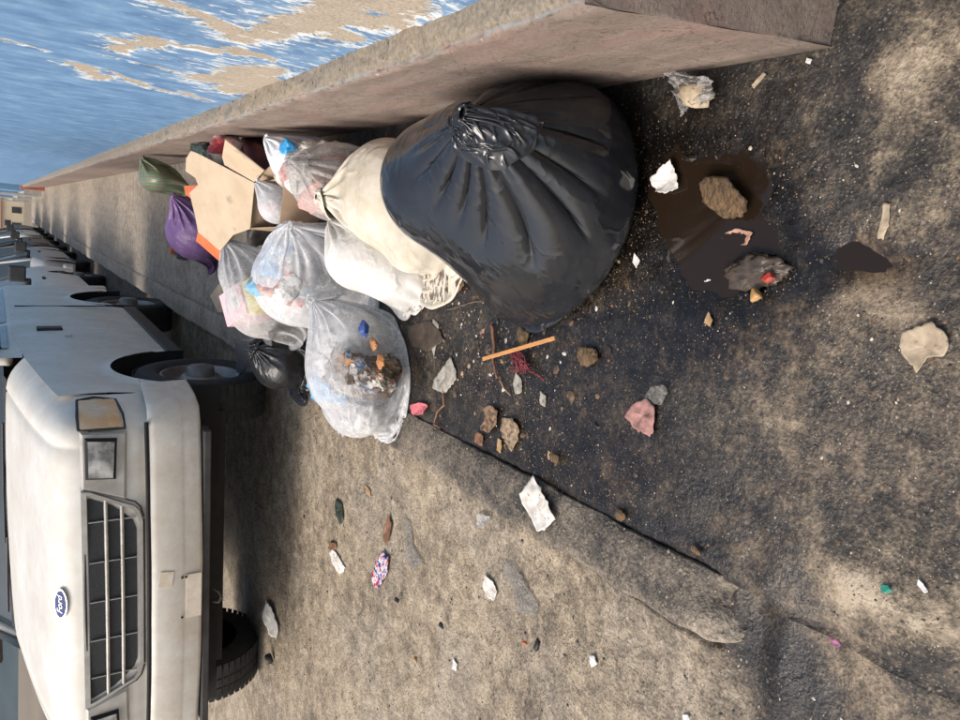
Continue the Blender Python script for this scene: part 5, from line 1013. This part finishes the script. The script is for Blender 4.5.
for q, r, rt, sd, lab in (((588, 354), (.021, .033, .013), .3, 61, 'hairy brown fruit stone right of the orange stick'), ((722, 194), (.034, .05, .017), -.3, 62, 'hairy brown fruit stone lying in the puddle'), ((524, 336), (.022, .028, .016), .2, 63, 'greyish fruit stone behind the orange stick'), ((556, 459), (.010, .016, .008), .3, 66, 'small rusty brown husk beside the kerb'), ((621, 514), (.009, .012, .008), 0, 67, 'small tan husk lodged on the kerb joint'), ((696, 550), (.007, .010, .006), 0, 68, 'smallest tan husk near the end of the kerb'), ((461, 284), (.02, .022, .014), 0, 69, 'tan peel curl beside the checked scrap')):
    p = at(*q, 0); lump('fruit_stone' if sd < 64 else 'husk', p + np.array([0, 0, r[2] * .4]), (r[0] * (1.0 if sd < 64 else 1.35), r[1] * (1.1 if sd < 64 else 1.3), r[2] * (.5 if sd < 64 else .5)), rindm, sd, lab, 'fruit stone' if sd < 64 else 'husk', amp=.28, fr=4.5, rot=rt, sub=4)
lump('wet_rag', at(750, 268, .0), (.03, .07, .006), mat('wet_rag_m', (.07, .05, .035), (.035, .027, .02), 40, .35, bs=.6), 70, 'wet brown rag in the puddle', 'rag', amp=.4, fr=3, rot=.1); litter('peel_strip', 'pale pink strip of peel on the edge of the puddle', 'peel', [(725, 235), (740, 229), (755, 233), (750, 245), (738, 246), (727, 240)], mat('pink_peel', (.42, .25, .18), (.30, .16, .11), 30, .5, bs=.4), .006, 71, curl=.005)
lump('red_scrap', at(769, 278, .01), (.009, .013, .007), mat('red_scrap_wet', (.40, .05, .03), (.26, .04, .03), 30, .4), 72, 'small red scrap at the puddle edge', 'scrap', amp=.35, sub=3); lump('seed', at(756, 295, .008), (.013, .015, .009), mat('amber_seed', (.46, .27, .10), (.34, .2, .08), 30, .5), 73, 'amber seed below the puddle', 'seed', amp=.15, sub=3)
litter('husk', 'flattened tan husk near the kerb', 'husk', [(505, 418), (515, 418), (522, 428), (520, 440), (514, 451), (507, 440), (503, 428)], mat('husk_tan', (.34, .25, .16), (.12, .08, .05), 70, .8, bs=.8, bscale=120), .009, 131, fr=70, curl=.003)
litter('husk', 'ragged brown husk just behind the flattened tan one', 'husk', [(485, 408), (494, 405), (502, 412), (499, 424), (492, 433), (484, 428), (488, 420)], mat('husk_brown', (.26, .16, .09), (.07, .045, .03), 60, .8, bs=.8, bscale=120), .012, 132, fr=70, curl=.004)
litter('dead_leaf', 'curled rusty leaf below the ragged husk', 'leaf', [(479, 431), (486, 436), (484, 446), (477, 442)], brown_l, .008, 133); litter('paper_scrap', 'thin tan sliver below the husks', 'paper', [(499, 438), (503, 440), (502, 453), (498, 450)], tanp, .004, 134)
litter('wet_card', 'brown soaked card flat on the paving above the grey diamond', 'card', [(408, 326), (432, 320), (446, 340), (428, 352), (412, 346)], mat('wet_card_m', (.075, .055, .038), (.04, .03, .022), 20, .4, bs=.4), .004, 135)
# stick and twigs
b = MB(); s0, s1 = at(483, 359, .045), at(555, 338, .02); stick_m = mat('orange_wood', (.55, .27, .09), (.44, .20, .07), 40, .6, bs=.3, stretch=(8, 1, 1))
d = s1 - s0; L = np.linalg.norm(d); M = Vector(d.tolist()).to_track_quat('X', 'Z').to_matrix().to_4x4(); b.box(-L / 2, L / 2, -.006, .006, -.003, .003, M); o = b.build('wooden_stick', stick_m, bevel=.001); o.location = ((s0 + s1) / 2).tolist(); tag(o, 'flat orange wooden stick propped on scraps on the dark paving', 'stick')
def strands(name, label, cat, px_list, r, m, z=.008, seed=0, jit=.004, parent=None):
    b = MB(); rg = np.random.default_rng(seed); P0 = None
    for line in px_list:
        P = np.array([at(q[0], q[1], z + (q[2] if len(q) > 2 else 0)) for q in line]); P0 = P[0] if P0 is None else P0
        t = np.linspace(0, len(P) - 1, 4 * len(P)); Q = np.stack([np.interp(t, range(len(P)), P[:, k]) for k in range(3)], -1) + rg.normal(0, jit, (len(t), 3)) * np.array([1, 1, .35]); Q[:, 2] = np.maximum(Q[:, 2], .002); b.tube(Q - P0, r if not hasattr(r, '__len__') else list(np.interp(t, [0, len(P) - 1], r)), 6)
    o = b.build(name, m, None, True); o.location = P0.tolist(); return tag(o, label, cat)
rr = np.random.default_rng(9); net = [[(510 + rr.uniform(-6, 6), 350 + rr.uniform(-4, 3)), (518 + rr.uniform(-6, 8), 360 + rr.uniform(-6, 6), .01), (522 + rr.uniform(-6, 8), 370 + rr.uniform(-5, 3)), (508 + rr.uniform(0, 20), 356 + rr.uniform(0, 14))] for _ in range(16)]
strands('onion_net', 'dark red mesh net bunched under the orange stick', 'net', net + [[(522, 362), (530, 370), (538, 375), (544, 380)]] * 3, .0018, redm, .01, 3, .003)
strands('bark_strip', 'long reddish strip of bark passing under the orange stick', 'bark', [[(492, 324), (494, 345), (493, 360), (497, 378)]], (.007, .004), brown_l, .006, 4, .001); strands('bark_strip', 'curled brown stem next to the grey paper diamond', 'stem', [[(443, 393), (444, 405), (437, 412), (434, 424)], [(434, 424), (440, 428)]], (.005, .003), brown_l, .006, 5, .001)
strands('banana_stem', 'tan plant stem poking out below the black bag', 'stem', [[(521, 288), (517, 303), (512, 316)]], (.010, .007), tanp, .015, 6, .001); strands('leaf_stalk', 'yellow-brown stalk beside the tan stem', 'stalk', [[(512, 295), (510, 308), (508, 318)]], (.006, .005), tanp, .01, 7, .001)
strands('twigs', 'thin dry twigs scattered between the sack and the black bag', 'twigs', [[(458, 262), (470, 275), (484, 278)], [(484, 268), (482, 282)], [(470, 258), (476, 268), (474, 285)], [(447, 310), (470, 303), (492, 300)], [(488, 283), (500, 296), (506, 310)]], .0022, mat('twig', (.14, .10, .06), (.08, .06, .04), 30, .8), .006, 8, .002)
strands('wood_splinter', 'small pale splinter below the orange stick', 'splinter', [[(500, 380), (504, 388), (510, 395)]], (.004, .002), tanp, .005, 9, .001)
litter('green_leaf', 'dull green leaf among the twigs by the black bag', 'leaf', [(489, 272), (496, 280), (495, 294), (487, 297), (486, 284)], mat('dull_leaf', (.07, .085, .03), (.05, .05, .025), 30, .6), .006, 80, curl=.006); litter('orange_peel', 'pale tan peel tucked under the edge of the black bag', 'peel', [(484, 249), (492, 254), (494, 264), (487, 262), (482, 255)], beige_l, .01, 81, curl=.015)
m, nt, b_ = newmat('checked_print'); ck = N(nt, 'ShaderNodeTexChecker'); ck.inputs['Scale'].default_value = 70; ck.inputs['Color1'].default_value = (.46, .48, .46, 1); ck.inputs['Color2'].default_value = (.10, .16, .15, 1); tc = N(nt, 'ShaderNodeTexCoord'); nt.links.new(tc.outputs['Object'], ck.inputs[0]); nt.links.new(ck.outputs[0], b_.inputs['Base Color'])
litter('checked_scrap', 'scrap printed with grey-green squares beside the white board', 'scrap', [(452, 271), (457, 277), (450, 290), (454, 298), (447, 301), (444, 283)], m, .004, 82); litter('plastic_scrap', 'white wisp of plastic right beside the woven sack', 'plastic', [(459, 222), (465, 225), (464, 246), (457, 242)], whitepl, .005, 83)
# weathered white board under the sack
wb = mat('flaking_white_board', (.56, .52, .44), (.12, .09, .07), 26, .8, bs=.6, stretch=(1, 2.2, 1), thr=(.46, .56)); scrap('painted_board', 'flaking white board on the ground under the woven sack', 'board', [(404, 300), (412, 250), (440, 225), (449, 230), (444, 302), (424, 299)], .018, wb, .015)
for i, (nm, lab, ctg, px, mm, amp, on, cl) in enumerate((
    ('sweet_wrapper', 'crumpled blue, red and white sweet wrapper on the gravel', 'wrapper', [(385, 551), (392, 559), (390, 572), (381, 588), (376, 585), (375, 573), (379, 562)], None, .012, 'road', .004),
    ('dead_leaf', 'long brown dead leaf behind the sweet wrapper', 'leaf', [(391, 513), (394, 524), (392, 538), (388, 544), (385, 536), (388, 524)], brown_l, .006, 'road', .006),
    ('plastic_strip', 'limp grey see-through plastic strip on the gravel', 'plastic', [(406, 517), (412, 522), (414, 545), (425, 563), (414, 570), (408, 556)], clear_d, .008, 'road', 0),
    ('plastic_film', 'long crumpled grey film on the gravel near the kerb', 'plastic', [(508, 560), (518, 566), (532, 590), (542, 608), (538, 617), (520, 612), (514, 590), (505, 570)], clear_d, .012, 'road', 0),
    ('plastic_film', 'small silvery film corner beside the kerb', 'plastic', [(481, 513), (494, 516), (494, 521), (484, 528), (479, 526)], clearl, .010, 'road', .006),
    ('paper_scrap', 'small white and pink paper leaf on the gravel', 'paper', [(487, 574), (495, 581), (499, 592), (496, 600), (490, 597), (485, 586)], paper, .006, 'road', .004),
    ('paper_scrap', 'folded white paper beside the far front tyre', 'paper', [(268, 600), (274, 606), (281, 626), (279, 638), (272, 635), (264, 616)], whitepl, .008, 'road', .008),
    ('tissue_scrap', 'white tissue twist with a rusty end on the gravel', 'tissue', [(334, 549), (340, 556), (346, 568), (342, 574), (335, 566), (330, 552)], paper, .008, 'road', 0),
    ('rust_scrap', 'rusty scrap at the head of the tissue twist', 'scrap', [(331, 541), (338, 543), (337, 550), (330, 549)], brown_l, .010, 'road', 0),
    ('green_scrap', 'dark green wet scrap on the gravel', 'scrap', [(338, 498), (343, 503), (345, 518), (342, 527), (338, 515), (336, 504)], mat('dark_green_scrap', (.04, .055, .04), (.02, .025, .02), 30, .5, bs=.6), .009, 'road', 0),
    ('card_chip', 'small tan card chip on the gravel near the kerb', 'chip', [(366, 484), (371, 490), (372, 497), (367, 493)], tanp, .004, 'road', 0),
    ('tissue_flake', 'white forked tissue flake on the open gravel', 'tissue', [(455, 657), (459, 664), (458, 671), (453, 668)], whitepl, .006, 'road', 0),
    ('tissue_flake', 'white flake on the gravel nearest the kerb end', 'tissue', [(591, 655), (597, 655), (599, 664), (593, 667)], whitepl, .006, 'road', 0),
    ('tissue_flake', 'white flake at the lower edge of the gravel', 'tissue', [(684, 714), (690, 714), (692, 719), (685, 720)], whitepl, .006, 'road', 0),
    ('tissue_flake', 'crisp white flake just right of the black bag', 'tissue', [(548, 318), (553, 326), (547, 328)], whitepl, .004, 'walk', 0),
    ('tissue_flake', 'small white flake in the puddle', 'tissue', [(704, 275), (713, 274), (716, 280), (706, 282)], whitepl, .004, 'walk', 0),
    ('tissue_flake', 'white flake under the near rim of the black bag', 'tissue', [(636, 253), (641, 260), (638, 268), (634, 262)], whitepl, .004, 'walk', 0),
    ('green_tatter', 'bright green plastic tatter on the near paving', 'plastic', [(883, 584), (890, 585), (895, 591), (888, 593), (882, 589)], mat('green_film', (.03, .28, .19), (.02, .2, .15), 20, .4), .005, 'walk', 0),
    ('paper_chip', 'folded white chip beside the green tatter', 'paper', [(920, 578), (925, 583), (930, 591), (926, 592), (919, 584)], whitepl, .006, 'walk', 0),
    ('pink_tatter', 'magenta plastic tatter in the dark silt', 'plastic', [(831, 633), (838, 638), (843, 645), (838, 647), (832, 640)], mat('magenta_film', (.28, .06, .16), (.2, .05, .12), 20, .4), .005, 'road', 0),
    ('pink_peel', 'pink peel at the kerb joint beside the clear bag', 'peel', [(413, 405), (424, 402), (431, 405), (426, 414), (416, 415)], mat('hot_pink_peel', (.55, .14, .16), (.40, .10, .12), 30, .5, bs=.4), .008, 'walk', .006),
    ('paper_smear', 'pale pulp smear on the paving near the pale card', 'paper', [(884, 204), (891, 203), (890, 226), (884, 240), (878, 238), (882, 220)], beige_l, .002, 'walk', 0),
    ('rag_strip', 'beige strip at the foot of the plinth near its end', 'strip', [(765, 73), (768, 75), (756, 89), (753, 86)], beige_l, .004, 'walk', 0),
    ('paper_chip', 'small white chip at the end of the plinth', 'paper', [(808, 58), (814, 60), (812, 65), (807, 63)], whitepl, .004, 'walk', 0),
    ('card_chip', 'tan triangular chip below the puddle', 'chip', [(710, 311), (714, 320), (712, 327), (706, 323)], tanp, .004, 'walk', 0),
    ('pulp_smear', 'grey pulp smear below the orange stick', 'pulp', [(516, 372), (522, 378), (523, 392), (517, 395), (514, 384)], paper2, .002, 'walk', 0),
    ('pulp_smear', 'thin grey pulp smear between the stick and the hairy stone', 'pulp', [(541, 391), (547, 396), (546, 407), (541, 404)], paper2, .002, 'walk', 0),
    ('pulp_smear', 'long grey pulp smear above the paper diamond', 'pulp', [(434, 318), (440, 324), (438, 340), (435, 358), (431, 345), (432, 330)], paper2, .002, 'walk', 0))):
    if mm is None:
        mm, nt, b_ = newmat('sweet_wrapper_print'); nt.links.new(ramp(nt, tex(nt, 'noise', 42, 3, w=2), [(.36, (.03, .035, .20)), (.44, (.06, .06, .30)), (.46, (.62, .60, .60)), (.54, (.62, .6, .6)), (.56, (.45, .05, .08)), (.7, (.45, .05, .08))]), b_.inputs['Base Color']); b_.inputs['Roughness'].default_value = .25
    litter(nm, lab, ctg, px, mm, amp, 100 + i, on, curl=cl)
lump('lighter', at(537, 645, -.04), (.012, .026, .009), trim_b, 90, 'black oval scrap with a red end on the gravel', 'scrap', amp=.12, rot=1.2, sub=3); lump('red_bead', at(525, 643, -.04), (.007, .008, .006), orange_e, 91, 'tiny red bit next to the black oval scrap', 'bit', amp=.1, sub=3)
b = MB(); b.lathe([(0, .001), (0, .022), (.05, .022), (.05, .017), (.004, .016)], 20, 'x'); o = b.build('pipe_end', trim_b, None, True); o.location = at(270, 662, -.085).tolist(); o.rotation_euler = (0, 0, 1.2); tag(o, 'short black plastic pipe end beside the far front tyre', 'pipe')
for i, (q, lab) in enumerate((((304, 517), 'rust-red pebble near the shadow of the cream vehicle'), ((415, 659), 'tan pebble on the open gravel by the forked flake'), ((396, 600), 'dark pebble below the sweet wrapper'), ((441, 625), 'small dark pebble left of the black oval scrap'))):
    lump('pebble', at(*q, -.09), (.011, .013, .008), (brown_l, tanp, trim_b, trim_b)[i], 200 + i, lab, 'pebble', amp=.15, sub=3)
